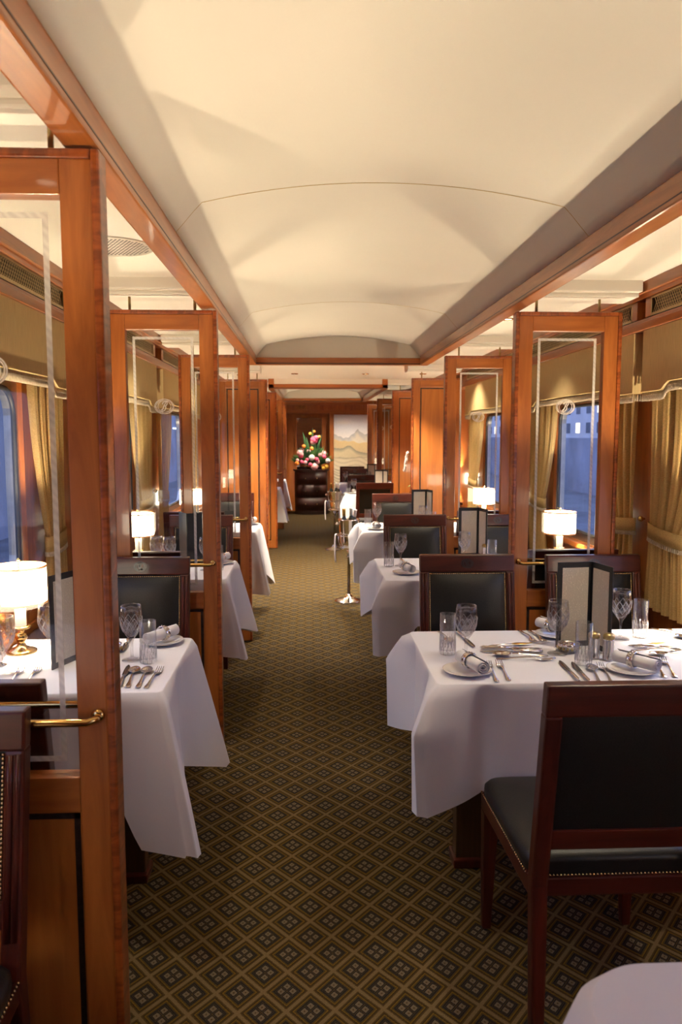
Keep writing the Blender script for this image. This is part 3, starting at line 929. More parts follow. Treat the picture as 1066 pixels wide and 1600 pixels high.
def grille(x, sgn, y0, y1, label):
    t = thing('air_grille', label, 'air grille', (x + 0.001 * sgn, y0, 2.043), 0, 'brass air grilles above the windows')
    L, H, d = y1 - y0, 0.085, 0.092
    def q(dd): return sgn * dd
    MB().box(min(0, q(d - 0.012)), max(0, q(d - 0.012)), 0.004, L - 0.004, 0.002, H - 0.002).build('duct_box', M['dark'], t)
    for ya in (-0.055, L):
        MB().box(min(0, q(d)), max(0, q(d)), ya, ya + 0.055, 0.0, H).build('end_block', M['cherry_z'], t, bevel=0.003)
    fr = MB()
    x0, x1 = min(q(d - 0.006), q(d)), max(q(d - 0.006), q(d))
    for a in ((0, L, 0, 0.012), (0, L, H - 0.008, H), (0, 0.012, 0, H), (L - 0.012, L, 0, H)):
        fr.box(x0, x1, a[0], a[1], a[2], a[3])
    fr.build('frame', M['pale_brass'], t)
    ms = MB()
    z0, z1 = 0.012, H - 0.008
    n = int(L / 0.020)
    hh = z1 - z0
    for k in range(-5, n + 5):
        for s in (-1, 1):
            ya = k * 0.020; yb = ya + s * hh * 0.75
            if min(ya, yb) < 0.012 or max(ya, yb) > L - 0.012:
                continue
            xa = q(d - 0.004)
            ms.add([(xa, ya - 0.0022, z0), (xa, ya + 0.0022, z0), (xa, yb + 0.0022, z1), (xa, yb - 0.0022, z1)], [(0, 1, 2, 3)])
    ms.build('lattice_mesh', M['pale_brass'], t, solid=0.0015)
    return t

SIDES = (('L', XL, 1, BAYS_L, WIN_L, 'tables for two'), ('R', XR, -1, BAYS_R, WIN_R, 'tables for four'))
for sd, x, sgn, bays, wins, nm in SIDES:
    for i, ((b0, b1), (w0, w1)) in enumerate(zip(bays, wins)):
        if i == 0 and sd == 'R':
            continue
        wn = f'{ORD[i - 1] if i else "foremost"} window by the {nm}'
        pelmet(x, sgn, b0 + 0.01, b1 - 0.01, f'gold ribbed fabric pelmet with tassel fringe over the {wn}')
        if i > 0:
            if not (sd == 'L' and i == 1):
                curtain(x, sgn, b0 + 0.05, b0 + 0.52, f'gold tied-back curtain, near edge of the {wn}')
            curtain(x, sgn, b1 - 0.05, b1 - (0.40 if sd == 'L' and i == 1 else 0.60), f'gold tied-back curtain, far edge of the {wn}')
        grille(x, sgn, b0 + 0.06, b1 - 0.06, f'brass lattice air grille over the {wn}')

# round ceiling vent in the first bay for two
t = thing('ceiling_vent', 'round perforated cream ceiling vent above the first table for two', 'ceiling vent', (-0.72, 2.97, CEIL))
MB().open_lathe([(0.150, 0.0), (0.150, -0.004), (0.146, -0.006), (0.142, -0.004), (0.142, 0.0)], 40).build('rim', M['ceiling'], t)
MB().lathe([(0.141, -0.003), (0.141, 0.0)], 40).build('plate', M['ceiling'], t)
hm = MB()
for i in range(-9, 10):
    for j in range(-9, 10):
        px, py = i * 0.0145 + (0.007 if j % 2 else 0), j * 0.0128
        if math.hypot(px, py) < 0.128:
            hm.lathe([(0.0046, -0.0036), (0.0046, -0.003)], 6, (px, py, 0), False)
hm.build('vent_grille', M['inlay'], t)

# ------------------------------------------------------------------ chairs
def make_chair():
    t = thing('dining_chair', '', 'chair')
    W_, hw = 0.445, 0.2225
    def yk(z):   # rake of the back posts
        return 0.0 if z < 0.44 and z > 0.40 else (-0.035 * (0.42 - z) / 0.42 if z <= 0.42 else -0.085 * ((z - 0.42) / 0.52))
    def post(s):
        mb = MB()
        zs = [0.0, 0.2, 0.42, 0.56, 0.72, 0.80, 0.868]
        rows = []
        for z in zs:
            wd = 0.028 if z < 0.1 else 0.036
            if z > 0.3: wd = 0.040
            xa, xb = s * (hw - wd), s * hw
            dp = 0.020 if z < 0.3 else (0.021 if z < 0.9 else 0.017)
            y = yk(z)
            rows.append([(xa, y - dp, z), (xb, y - dp, z), (xb, y + dp, z), (xa, y + dp, z)])
        vs = [p for r in rows for p in r]
        fs = [(0, 3, 2, 1)]
        for i in range(len(rows) - 1):
            for k in range(4):
                a, b = 4 * i + k, 4 * i + (k + 1) % 4
                fs.append((a, b, b + 4, a + 4))
        n = 4 * (len(rows) - 1)
        fs.append((n, n + 1, n + 2, n + 3))
        return mb.add(vs, fs)
    for s in (-1, 1):
        post(s).build('back_post', M['mahogany'], t, bevel=0.006)
        # reeded front moulding on the post
        MB().tube([(s * (hw - 0.028), yk(z) + 0.021, z) for z in (0.50, 0.65, 0.8, 0.860)], 0.008, 8).tube([(s * (hw - 0.012), yk(z) + 0.021, z) for z in (0.50, 0.65, 0.8, 0.862)], 0.006, 8).build('reeding', M['mahogany'], t)
    def slab(z0, z1, d0, d1, x=hw - 0.038):
        a = [(-x, yk(z0) + d0, z0), (x, yk(z0) + d0, z0), (x, yk(z0) + d1, z0), (-x, yk(z0) + d1, z0)]
        b = [(-x, yk(z1) + d0, z1), (x, yk(z1) + d0, z1), (x, yk(z1) + d1, z1), (-x, yk(z1) + d1, z1)]
        return MB().hexa(a, b)
    slab(0.866, 0.945, -0.019, 0.020, hw).build('top_rail', M['mahogany_x'], t, bevel=0.006)
    slab(0.520, 0.572, -0.017, 0.017).build('lower_rail', M['mahogany_x'], t, bevel=0.004)
    # leather back: flat at the rear, cushioned at the front
    def pad(front):
        x, z0, z1 = hw - 0.036, 0.570, 0.868
        def fn(u, v):
            X = -x + 2 * x * u; Z = z0 + (z1 - z0) * v
            b_ = (1 - abs(2 * u - 1) ** 4) * (1 - abs(2 * v - 1) ** 4)
            Y = yk(Z) + (0.006 + 0.026 * b_ if front else -0.010 - 0.004 * b_)
            return (X, Y, Z)
        return MB().grid(fn, 20, 20)
    bp = pad(True).build('back_pad', M['leather'], t)
    pad(False).build('back_panel', M['leather'], t)
    nl = MB()
    x, z0, z1 = hw - 0.045, 0.58, 0.858
    for k in range(33):
        z = z0 + (z1 - z0) * k / 32
        for s in (-1, 1):
            nl.ball((s * x, yk(z) + 0.011, z), 0.0043, 6, 4, (1, 0.8, 1))
    for k in range(1, 38):
        nl.ball((-x + 2 * x * k / 38, yk(z1) + 0.011, z1), 0.0043, 6, 4, (1, 0.8, 1))
    nl.build('nail_studs', M['nail'], t)
    cr = MB()
    monogram(cr, (0, 0, 0), 0.021, wid=0.0045, th=0.003, sgn=1)
    co_ = cr.build('carved_monogram', M['carved'], t)
    co_.location = (0, yk(0.905) + 0.0195, 0.906)
    co_.rotation_euler = (0.16, 0, 0)
    # seat frame, seat, front legs
    fw = hw + 0.012
    a = [(-hw + 0.004, 0.01, 0.375), (hw - 0.004, 0.01, 0.375), (fw, 0.475, 0.375), (-fw, 0.475, 0.375)]
    b = [(p[0], p[1], 0.425) for p in a]
    MB().hexa(a, b).build('seat_frame', M['mahogany_x'], t, bevel=0.006)
    def seat(u, v):
        # v: 0 underside rim to 1 crown centre rows, built as a domed cushion
        pass
    n = 44
    vs, fs = [], []
    prof = [(1.0, 0.425), (1.012, 0.440), (1.008, 0.458), (0.97, 0.470), (0.88, 0.477), (0.7, 0.483), (0.4, 0.487), (0.12, 0.488)]
    for k_, z in prof:
        for i in range(n):
            a_ = 2 * PI * i / n
            c_, s_ = math.cos(a_), math.sin(a_)
            e_ = 0.22
            X = math.copysign(abs(c_) ** e_, c_); Y = math.copysign(abs(s_) ** e_, s_)
            m_ = max(abs(X), abs(Y)); X, Y = X / m_ * 1, Y / m_ * 1
            X = math.copysign(abs(c_) ** e_, c_); Y = math.copysign(abs(s_) ** e_, s_)
            yy = 0.245 + 0.233 * Y * k_
            xx = X * k_ * (hw - 0.003 + 0.018 * (yy / 0.5)) 
            if yy < 0.03:
                xx = max(-hw + 0.042, min(hw - 0.042, xx))
            vs.append((xx, max(0.018, yy), z))
    m_ = len(prof)
    for j in range(m_ - 1):
        for i in range(n):
            i2 = (i + 1) % n
            fs.append((j * n + i, j * n + i2, (j + 1) * n + i2, (j + 1) * n + i))
    fs.append(tuple((m_ - 1) * n + i for i in range(n)))
    MB().add(vs, fs, True).build('seat', M['leather'], t)
    ns = MB()
    for k in range(40):
        u = k / 39
        for s in (-1, 1):
            ns.ball((s * (hw + 0.001 + 0.012 * u), 0.03 + 0.43 * u, 0.430), 0.0032, 6, 4)
        ns.ball((-fw + 0.02 + (2 * fw - 0.04) * u, 0.477, 0.430), 0.0032, 6, 4)
        ns.ball((-hw + 0.045 + (2 * hw - 0.09) * u, 0.012, 0.430), 0.0032, 6, 4)
    ns.build('seat_studs', M['nail'], t)
    for s in (-1, 1):
        xo, yo = s * (fw - 0.001), 0.476
        a = [(xo - s * 0.030, yo - 0.034, 0.0), (xo - s * 0.004, yo - 0.034, 0.0), (xo - s * 0.004, yo - 0.008, 0.0), (xo - s * 0.030, yo - 0.008, 0.0)]
        b = [(xo - s * 0.046, yo - 0.046, 0.374), (xo, yo - 0.046, 0.374), (xo, yo, 0.374), (xo - s * 0.046, yo, 0.374)]
        MB().hexa(a, b).build('front_leg', M['mahogany'], t, bevel=0.003)
    return t

def chair(x, y, rz, label, group):
    return place('chair', make_chair, (x, y, 0), rz, 'black leather chair, ' + label, group)

# near chairs face away from us (rz 0), far chairs face us (rz pi)
# (far chair: top of back at base + .085)
G4 = 'leather chairs at the tables for four'
G2 = 'leather chairs at the tables for two'
chair(0.755, 1.747, 0.0, 'turned away at the first table for four', G4)
chair(0.742, 3.465, PI, 'by the aisle on the far side of the first table for four', G4)
chair(1.330, 3.430, PI, 'behind the standing menu of the first table for four', G4)
chair(1.300, 3.775, 0.0, 'behind the first screen, window end of the second table for four', G4)
chair(0.752, 5.305, PI, 'by the aisle on the far side of the second table for four', G4)
chair(1.340, 5.300, PI, 'window end, far side of the second table for four', G4)
chair(1.330, 5.735, 0.0, 'behind the second screen, window end of the third table for four', G4)
chair(0.837, 7.285, PI, 'by the aisle on the far side of the third table for four', G4)
chair(0.790, 9.185, 0.0, 'turned away at the small table past the service niche', G4)
chair(0.780, 10.87, PI, 'on the far side of the small table past the service niche', G4)
chair(0.790, 13.0, PI, 'by the aisle on the far side of the last table for four', G4)
chair(0.80, 14.1, 0.0, 'turned away in front of the landscape mural', G4)
chair(-0.797, 1.465, PI, 'backed against the first screen, facing the camera', G2)
chair(-0.828, 1.818, 0.0, 'behind the first screen at the first table for two', G2)
chair(-0.770, 3.445, PI, 'on the far side of the first table for two', G2)
chair(-0.84, 3.785, 0.0, 'behind the second screen at the second table for two', G2)
chair(-0.755, 5.330, PI, 'on the far side of the second table for two', G2)
chair(-0.84, 5.735, 0.0, 'behind the third screen at the third table for two', G2)
chair(-0.755, 7.45, PI, 'on the far side of the third table for two', G2)

# ------------------------------------------------------------------ tables and cloths
def table(x0, x1, y0, y1, label, group, bracket=True):
    t = thing('dining_table', label, 'table', ((x0 + x1) / 2, (y0 + y1) / 2, 0), 0, group)
    hx, hy = (x1 - x0) / 2, (y1 - y0) / 2
    MB().box(-hx + 0.032, hx - 0.032, -hy + 0.032, hy - 0.032, 0.712, 0.738).build('table_top', M['cherry_x'], t, bevel=0.004)
    ia = -1 if x0 > 0 else 1
    cx = ia * (hx - 0.17)
    MB().box(cx - 0.045, cx + 0.045, -0.03, 0.03, 0.0, 0.712).build('leg', M['table_leg'], t, bevel=0.004)
    MB().box(cx - 0.055, cx + 0.055, -0.05, 0.05, 0.0, 0.03).build('foot_plate', M['mahogany'], t, bevel=0.004)
    cx = -ia * (hx - 0.04)
    if bracket: MB().box(cx - 0.02, cx + 0.02, -0.15, 0.15, 0.52, 0.712).build('wall_bracket', M['cherry_z'], t, bevel=0.004)
    return t

def cloth(x0, x1, y0, y1, label, group, drop, tip, wall_side, flare=0.085, seed=0, ztop=0.75, front_drop=0, bell=True, r=0.022):
    """white cloth: flat top, overhang, corner folds; wall_side -1 or +1 hangs flat"""
    rnd = random.Random(seed)
    pts = []          # (x, y, nx, ny, cornerness, wallness)
    def side(ax, ay, bx_, by_, nx, ny, n):
        L = math.hypot(bx_ - ax, by_ - ay)
        for k in range(n):
            u = k / n
            d = min(u, 1 - u) * L
            pts.append([ax + (bx_ - ax) * u, ay + (by_ - ay) * u, nx, ny, d])
    def arc(cx, cy, a0, n=16):
        for k in range(n):
            a = a0 + PI / 2 * k / n
            pts.append([cx + r * math.cos(a), cy + r * math.sin(a), math.cos(a), math.sin(a), -abs(k - n / 2) * 0 ])
    nx_, ny_ = int((x1 - x0) / 0.014), int((y1 - y0) / 0.014)
    side(x1, y0 + r, x1, y1 - r, 1, 0, ny_); arc(x1 - r, y1 - r, 0)
    side(x1 - r, y1, x0 + r, y1, 0, 1, nx_); arc(x0 + r, y1 - r, PI / 2)
    side(x0, y1 - r, x0, y0 + r, -1, 0, ny_); arc(x0 + r, y0 + r, PI)
    side(x0 + r, y0, x1 - r, y0, 0, -1, nx_); arc(x1 - r, y0 + r, 1.5 * PI)
    n = len(pts)
    ph = [rnd.uniform(0, 6.28) for _ in range(4)]
    cx, cy = (x0 + x1) / 2, (y0 + y1) / 2
    tipv = {(a, b): tip * rnd.uniform(0.96, 1.04) * (1 if bell else 1.08 if b > 0 else 0.90) for a in (-1, 1) for b in (-1, 1)}
    rows = 22
    vs, fs = [], []
    for j in range(rows + 1):
        t_ = j / rows
        for i, (x, y, nx2, ny2, d) in enumerate(pts):
            diag = abs(nx2) > 0.02 and abs(ny2) > 0.02
            c = 1.0 if diag else math.exp(-(d / 0.045) ** 1.3)
            val = 0.0 if diag else math.exp(-((d - (0.135 if bell else 0.23)) / (0.04 if bell else 0.06)) ** 2)
            cw = 1.0 if diag else max(0.0, 1 - d / (0.125 if bell else 0.14 if (ny2 < -0.7 and front_drop) else 0.22))
            c = (max(abs(nx2), abs(ny2)) - 0.7071) / 0.2929
            c = (1 - 0.12 * c) if diag else 0.88 * cw
            near_wall = (x > x1 - 0.12 and wall_side > 0) or (x < x0 + 0.12 and wall_side < 0)
            kx, ky = (1 if x > cx else -1), (1 if y > cy else -1)
            tp = tipv[(kx, ky)]
            if near_wall:
                c = cw = val = 0.0
            dr = drop + (tp - drop) * cw + 0.008 * math.sin(i * 0.11 + ph[0])
            grow = (min(1.0, t_ / 0.36) ** 0.8) * (1 - 0.35 * max(0.0, t_ - 0.36)) if bell else t_ ** 0.92
            o = 0.004 - 0.030 * val * grow + (0.012 if not near_wall else 0.002) * t_
            sp_ = flare * c * grow 
            o += 0.007 * t_ * math.sin(i * 0.17 + ph[1]) * (0 if near_wall else 1)
            ox, oy = nx2, ny2
            if near_wall and abs(nx2) > 0.7:
                dr = 0.12
            elif front_drop and ny2 < -0.02 and (near_wall or kx == wall_side):
                dr = front_drop if not diag else 0.2
            elif front_drop and ny2 < -0.7 and not diag:
                k_ = min(1.0, max(0.0, (0.142 - d) / 0.06))
                dr = tp * k_ + front_drop * (1 - k_)
            if j == 0:
                o, z = -0.003, ztop
            elif j == 1:
                o, z = 0.001, ztop - 0.003
            else:
                z = ztop - 0.006 - (dr - 0.006) * ((j - 1) / (rows - 1))
            if j < 2 or near_wall: sp_ = 0.0
            vs.append((x + ox * o + kx * 0.7071 * sp_, y + oy * o + ky * 0.7071 * sp_, z))
    for j in range(rows):
        for i in range(n):
            i2 = (i + 1) % n
            fs.append((j * n + i, j * n + i2, (j + 1) * n + i2, (j + 1) * n + i))
    # top
    fs.append(tuple(range(n)))
    mb = MB().add(vs, fs, True)
    o = mb.build('tablecloth', M['linen'])
    o.data.polygons[len(fs) - 1].use_smooth = False
    return tag(o, label, 'tablecloth', group)

TG4, TG2 = 'tables for four', 'tables for two'
T4 = [(0.365, 1.555, 0.20, 1.012, 0.33, 0.40), (0.385, 1.555, 2.250, 2.885, 0.335, 0.39), (0.400, 1.555, 3.925, 4.660, 0.27, 0.37), (0.425, 1.555, 5.935, 6.60, 0.27, 0.38),
      (0.478, 0.97, 9.80, 10.26, 0.33, 0.42), (0.50, 1.555, 11.95, 12.40, 0.30, 0.42)]
N4 = ['corner table in front', 'first table for four', 'second table for four', 'third table for four', 'small table past the service niche', 'last table for four']
for i, (x0, x1, y0, y1, dr, tp) in enumerate(T4):
    table(x0, x1, y0, y1, f'single legged cherry dining table under the cloth, the {N4[i]}', TG4, i != 4)
    cloth(x0, x1, y0, y1, f'white tablecloth hanging in points on the {N4[i]}', 'white cloths on the tables for four', dr, tp, 0 if i == 4 else 1, seed=i, flare=0.05 if i == 0 else 0.115, front_drop=0.245 if i in (2, 3) else 0, r=0.11 if i == 0 else 0.022)
T2 = [(-1.06, -0.445, 0.22, 0.90, 0.36, 0.44), (-1.06, -0.432, 2.215, 2.830, 0.385, 0.49), (-1.06, -0.435, 4.005, 4.620, 0.36, 0.43), (-1.06, -0.415, 5.98, 6.63, 0.36, 0.52), (-1.06, -0.41, 10.75, 11.35, 0.36, 0.5), (-1.06, -0.40, 12.95, 13.45, 0.36, 0.5)]
N2 = ['foremost table for two', 'first table for two', 'second table for two', 'third table for two', 'fourth table for two', 'last table for two']
for i, (x0, x1, y0, y1, dr, tp) in enumerate(T2):
    table(x0, x1, y0, y1, f'single legged cherry dining table under the cloth, the {N2[i]}', TG2)
    cloth(x0, x1, y0, y1, f'white tablecloth hanging in points on the {N2[i]}', 'white cloths on the tables for two', dr, tp, -1, seed=19 + i, flare=0.155, front_drop=0.245, bell=False)

# ------------------------------------------------------------------ table lamps
def make_lamp():
    t = thing('table_lamp', '', 'lamp')
    MB().lathe([(0.052, 0.0), (0.052, 0.006), (0.046, 0.010), (0.030, 0.014), (0.018, 0.022), (0.011, 0.034), (0.017, 0.044), (0.023, 0.054), (0.017, 0.064), (0.010, 0.070), (0.012, 0.078), (0.030, 0.084), (0.034, 0.090), (0.028, 0.093), (0.020, 0.094)], 28).build('base', M['brass'], t)
    MB().lathe([(0.0185, 0.094), (0.0185, 0.180), (0.012, 0.184)], 20).build('candle_tube', M['candle'], t)
    R, z0, z1 = 0.090, 0.172, 0.305
    MB().open_lathe([(R, z0), (R, z1), (R - 0.002, z1), (R - 0.002, z0)], 40, closed=True).build('shade', M['shade'], t)
    for z in (z0, z1 - 0.008):
        MB().open_lathe([(R + 0.0012, z), (R + 0.0012, z + 0.008), (R - 0.003, z + 0.008), (R - 0.003, z)], 40, closed=True).build('shade_trim', M['shade_trim'], t)
    MB().tube([(0, 0, 0.184), (0, 0, 0.322)], 0.003, 8).ball((0, 0, 0.325), 0.006, 8, 6).tube([(-R + 0.003, 0, z1 - 0.01), (R - 0.003, 0, z1 - 0.01)], 0.0014, 5).tube([(0, -R + 0.003, z1 - 0.01), (0, R - 0.003, z1 - 0.01)], 0.0014, 5).build('finial', M['brass'], t)
    ld = bpy.data.lights.new('lamp_light', 'POINT')
    ld.energy = LAMP_POWER; ld.color = LAMP_COLOR; ld.shadow_soft_size = 0.010
    lo = bpy.data.objects.new('lamp_light', ld); COL.objects.link(lo); lo.parent = t
    lo.location = (0.028, 0, 0.256)
    return t

for x, y, nm in ((-1.00, 2.66, N2[1]), (-0.985, 4.45, N2[2]), (-0.985, 6.45, N2[3]), (-0.985, 11.2, N2[4]), (-0.985, 13.3, N2[5]), (-0.985, 0.70, N2[0]),
                 (1.48, 2.72, N4[1]), (1.485, 4.45, N4[2]), (1.485, 6.42, N4[3]), (1.44, 12.2, N4[5]), (1.48, 0.85, N4[0])):
    place('lamp', make_lamp, (x, y, 0.751), 0, f'added lit brass lamp with cream drum shade on the {nm}', 'table lamps by the windows')
for x, y, z, nm in ((1.50, 8.30, 0.801, 'service sideboard with the orchid'), (-0.98, 8.7, 0.581, 'low sideboard of the opposite niche')):
    place('lamp', make_lamp, (x, y, z), 0, f'added lit brass lamp with cream drum shade on the {nm}', 'table lamps by the windows')  # extra sideboard lamps, added to light the flat ceiling from below

# ------------------------------------------------------------------ tableware
def make_wine_glass():
    t = thing('wine_glass', '', 'glass')
    outer = [(0.034, 0.0), (0.033, 0.002), (0.014, 0.005), (0.006, 0.010), (0.0042, 0.022), (0.0045, 0.045), (0.0052, 0.062), (0.010, 0.074), (0.019, 0.086), (0.029, 0.103), (0.0358, 0.124), (0.0368, 0.142), (0.0352, 0.165), (0.0328, 0.186)]
    inner = [(0.0316, 0.186), (0.0340, 0.165), (0.0354, 0.142), (0.0344, 0.124), (0.0275, 0.104), (0.017, 0.089), (0.006, 0.080)]
    MB().lathe(outer + inner + [(0.0, 0.079)], 32).build('bowl_and_stem', M['crystal'], t)
    ct = MB()
    def rad(z):
        for (r0, a), (r1, b) in zip(outer[:-1], outer[1:]):
            if a <= z <= b:
                return r0 + (r1 - r0) * (z - a) / (b - a + 1e-9)
        return outer[-1][0]
    nd = 10
    for k in range(nd):
        for s in (-1, 1):
            pts = []
            for q in range(9):
                z = 0.098 + 0.050 * q / 8
                a = 2 * PI * k / nd + s * (q / 8) * 2 * PI / nd * 1.5
                pts.append((math.cos(a) * (rad(z) + 0.0002), math.sin(a) * (rad(z) + 0.0002), z))
            ct.tube(pts, 0.0010, 4)
    ct.build('cut_pattern', M['crystal_cut'], t)
    return t

def make_tumbler():
    t = thing('tumbler', '', 'glass')
    R, H = 0.0275, 0.142
    MB().lathe([(R - 0.003, 0.0), (R - 0.001, 0.001), (R, 0.004), (R, H), (R - 0.0014, H), (R - 0.002, 0.016), (0.0, 0.014)], 32).build('body', M['crystal_thin'], t)
    ct = MB()
    for k in range(16):
        for s in (-1, 1):
            a0 = 2 * PI * k / 16
            pts = [(math.cos(a0 + s * q * 0.05) * (R + 0.0002), math.sin(a0 + s * q * 0.05) * (R + 0.0002), 0.014 + 0.042 * q / 5) for q in range(6)]
            ct.tube(pts, 0.0009, 4)
    for k in range(12):
        a0 = 2 * PI * k / 12
        ct.tube([(math.cos(a0) * R, math.sin(a0) * R, 0.004), (math.cos(a0) * R, math.sin(a0) * R, 0.064)], 0.0008, 4)
    ct.build('cut_pattern', M['crystal_cut'], t)
    return t

def make_plate():
    t = MB().lathe([(0.045, 0.0), (0.050, 0.001), (0.062, 0.006), (0.078, 0.011), (0.0785, 0.0125), (0.076, 0.0128), (0.060, 0.0085), (0.050, 0.0045), (0.0, 0.0040)], 40).build('bread_plate', M['china'])
    return tag(t, '', 'plate')

def make_napkin():
    """a cloth rolled along local Y inside a silver ring"""
    t = thing('rolled_napkin', '', 'napkin')
    L = 0.074
    turns, n = 3.2, 84
    def sp(u, v):
        a = u * turns * 2 * PI
        r = 0.004 + 0.0195 * u
        flat = 0.94
        return (r * math.cos(a), -L + 2 * L * v + 0.0015 * math.sin(a * 0.5), 0.0235 + flat * r * math.sin(a))
    MB().grid(sp, n, 6).build('cloth_roll', M['napkin'], t, solid=0.0018)
    mtx = Matrix.Rotation(PI / 2, 4, 'X')
    rg = MB().open_lathe([(0.0254, -0.011), (0.0268, -0.009), (0.0260, 0), (0.0268, 0.009), (0.0254, 0.011), (0.0246, 0.011), (0.0246, -0.011)], 28, closed=True, mtx=Matrix.Translation((0, 0.012, 0.0235)) @ mtx)
    for k in range(14):
        a = 2 * PI * k / 14
        rg.ball((0.0264 * math.cos(a), 0.012, 0.0235 + 0.0264 * math.sin(a)), 0.0032, 6, 4)
    rg.build('napkin_ring', M['silver'], t)
    return t

def strip(secs, th=0.0016):
    """blade-like solid along +Y: secs = (y, halfwidth, z)"""
    mb = MB(); vs, fs = [], []
    for y, hw, z in secs:
        vs += [(-hw, y, z), (hw, y, z), (hw * 0.8, y, z + th), (-hw * 0.8, y, z + th)]
    for i in range(len(secs) - 1):
        for k in range(4):
            a, b = 4 * i + k, 4 * i + (k + 1) % 4
            fs.append((a, b, b + 4, a + 4))
    n = 4 * (len(secs) - 1)
    fs += [(0, 3, 2, 1), (n, n + 1, n + 2, n + 3)]
    return mb.add(vs, fs, True)

HANDLE = [(-0.100, 0.004, 0.001), (-0.095, 0.0085, 0.001), (-0.082, 0.0078, 0.0015), (-0.060, 0.0048, 0.003), (-0.030, 0.0032, 0.006), (0.0, 0.0030, 0.0085), (0.022, 0.0034, 0.008)]
def make_fork():
    mb = strip(HANDLE + [(0.035, 0.0085, 0.0055), (0.045, 0.0115, 0.003), (0.055, 0.0120, 0.0018)])
    for k in range(4):
        x = -0.0096 + 0.0064 * k
        vs = []
        for y, z, w_ in ((0.054, 0.0018, 0.0022), (0.075, 0.003, 0.0017), (0.096, 0.0085, 0.0008)):
            vs += [(x - w_, y, z), (x + w_, y, z), (x + w_, y, z + 0.0016), (x - w_, y, z + 0.0016)]
        fs = []
        for i in range(2):
            for q in range(4):
                a, b = 4 * i + q, 4 * i + (q + 1) % 4
                fs.append((a, b, b + 4, a + 4))
        fs.append((8, 9, 10, 11)); fs.append((0, 3, 2, 1))
        mb.add(vs, fs, True)
    return tag(mb.build('fork', M['silver']), '', 'fork')
def make_spoon():
    t = strip(HANDLE)
    def fn(u, v):
        a = 2 * PI * u
        r = v
        x = 0.0185 * r * math.cos(a) * (1 - 0.12 * math.sin(a)); y = 0.058 + 0.032 * r * math.sin(a)
        z = 0.0012 + 0.0085 * (r ** 2)
        return (x, y, z)
    t.grid(fn, 24, 6, wrap=True)
    o = t.build('spoon', M['silver'], solid=0.0010)
    return tag(o, '', 'spoon')
def make_knife():
    t = thing('table_knife', '', 'knife')
    MB().tube([(0, -0.105, 0.006), (0, -0.095, 0.0065), (0, -0.03, 0.0060), (0, 0.0, 0.0055)], [0.003, 0.0062, 0.0055, 0.0045], 10).build('handle', M['silver'], t)
    strip([(0.0, 0.0045, 0.004), (0.01, 0.0085, 0.004), (0.06, 0.0088, 0.004), (0.095, 0.0075, 0.004), (0.112, 0.002, 0.004)], 0.0013).build('blade', M['steel'], t)
    return t
def make_butter_knife():
    t = thing('butter_knife', '', 'knife')
    strip([(-0.085, 0.003, 0.002), (-0.075, 0.006, 0.002), (-0.03, 0.0035, 0.005), (0.0, 0.003, 0.006)]).build('handle', M['silver'], t)
    strip([(0.0, 0.003, 0.006), (0.012, 0.011, 0.006), (0.045, 0.0115, 0.006), (0.075, 0.002, 0.007)], 0.0018).build('gilt_blade', M['foil_gold'], t)
    return t

CUT = {'fork': make_fork, 'spoon': make_spoon, 'knife': make_knife, 'butter': make_butter_knife}
NAMES = {'fork': 'silver fork', 'spoon': 'silver spoon', 'knife': 'silver table knife', 'butter': 'butter knife with gilt blade'}
ZT = 0.7515
def cut(kind, tip, end, label, z=ZT):
    """lay a piece between two measured points, tip first"""
    dx, dy = tip[0] - end[0], tip[1] - end[1]
    rz = math.atan2(-dx, dy)
    o = place('cut_' + kind, CUT[kind], ((tip[0] + end[0]) / 2, (tip[1] + end[1]) / 2, z), rz, f'{NAMES[kind]}, {label}', 'table silver')
    return o
def glass(x, y, label):
    return place('wine', make_wine_glass, (x, y, ZT), random.uniform(0, 6), 'cut crystal wine glass, ' + label, 'crystal glasses')
def tumbler(x, y, label):
    return place('tumbler', make_tumbler, (x, y, ZT), random.uniform(0, 6), 'straight cut crystal tumbler, ' + label, 'crystal glasses')
def plate_napkin(x, y, rz, label, dx=0.0, dy=0.0):
    place('plate', make_plate, (x, y, ZT), 0, 'white bread plate, ' + label, 'bread plates')
    place('napkin', make_napkin, (x + dx, y + dy, ZT + 0.0135), rz, 'rolled napkin in silver ring, ' + label, 'rolled napkins')

A = 'aisle end, front side, first table for four'
plate_napkin(0.502, 2.360, 0.30, 'aisle front corner, first table for four', 0.012, -0.005)
glass(0.526, 2.500, 'aisle front setting, first table for four')
tumbler(0.477, 2.570, 'aisle corner, first table for four')
cut('fork', (0.590, 2.456), (0.573, 2.262), 'next to the aisle front plate, first table for four')
cut('fork', (0.628, 2.470), (0.612, 2.262), 'inner of the aisle front pair, first table for four')
cut('butter', (0.800, 2.672), (0.655, 2.660), 'lying crosswise in the aisle half, first table for four')
cut('knife', (0.808, 2.610), (0.607, 2.625), 'crosswise behind the crosswise spoon, first table for four')
cut('spoon', (0.615, 2.540), (0.815, 2.527), 'lying crosswise in the aisle half, first table for four')
cut('knife', (0.605, 2.583), (0.805, 2.570), 'crosswise beside the crosswise spoon, first table for four')
cut('fork', (0.810, 2.480), (0.648, 2.500), 'lying crosswise in the aisle half, first table for four')
cut('fork', (0.823, 2.690), (0.812, 2.865), 'by the far aisle plate, first table for four')
cut('fork', (0.858, 2.688), (0.850, 2.862), 'inner of the far aisle pair, first table for four')
cut('knife', (0.585, 2.650), (0.568, 2.850), 'far side at the aisle end, first table for four')
cut('spoon', (0.512, 2.700), (0.500, 2.860), 'far aisle corner, first table for four')
plate_napkin(0.930, 2.790, 0.5, 'far side before the standing menu, first table for four', -0.010, 0.010)
glass(0.857, 2.560, 'before the standing menu, first table for four')
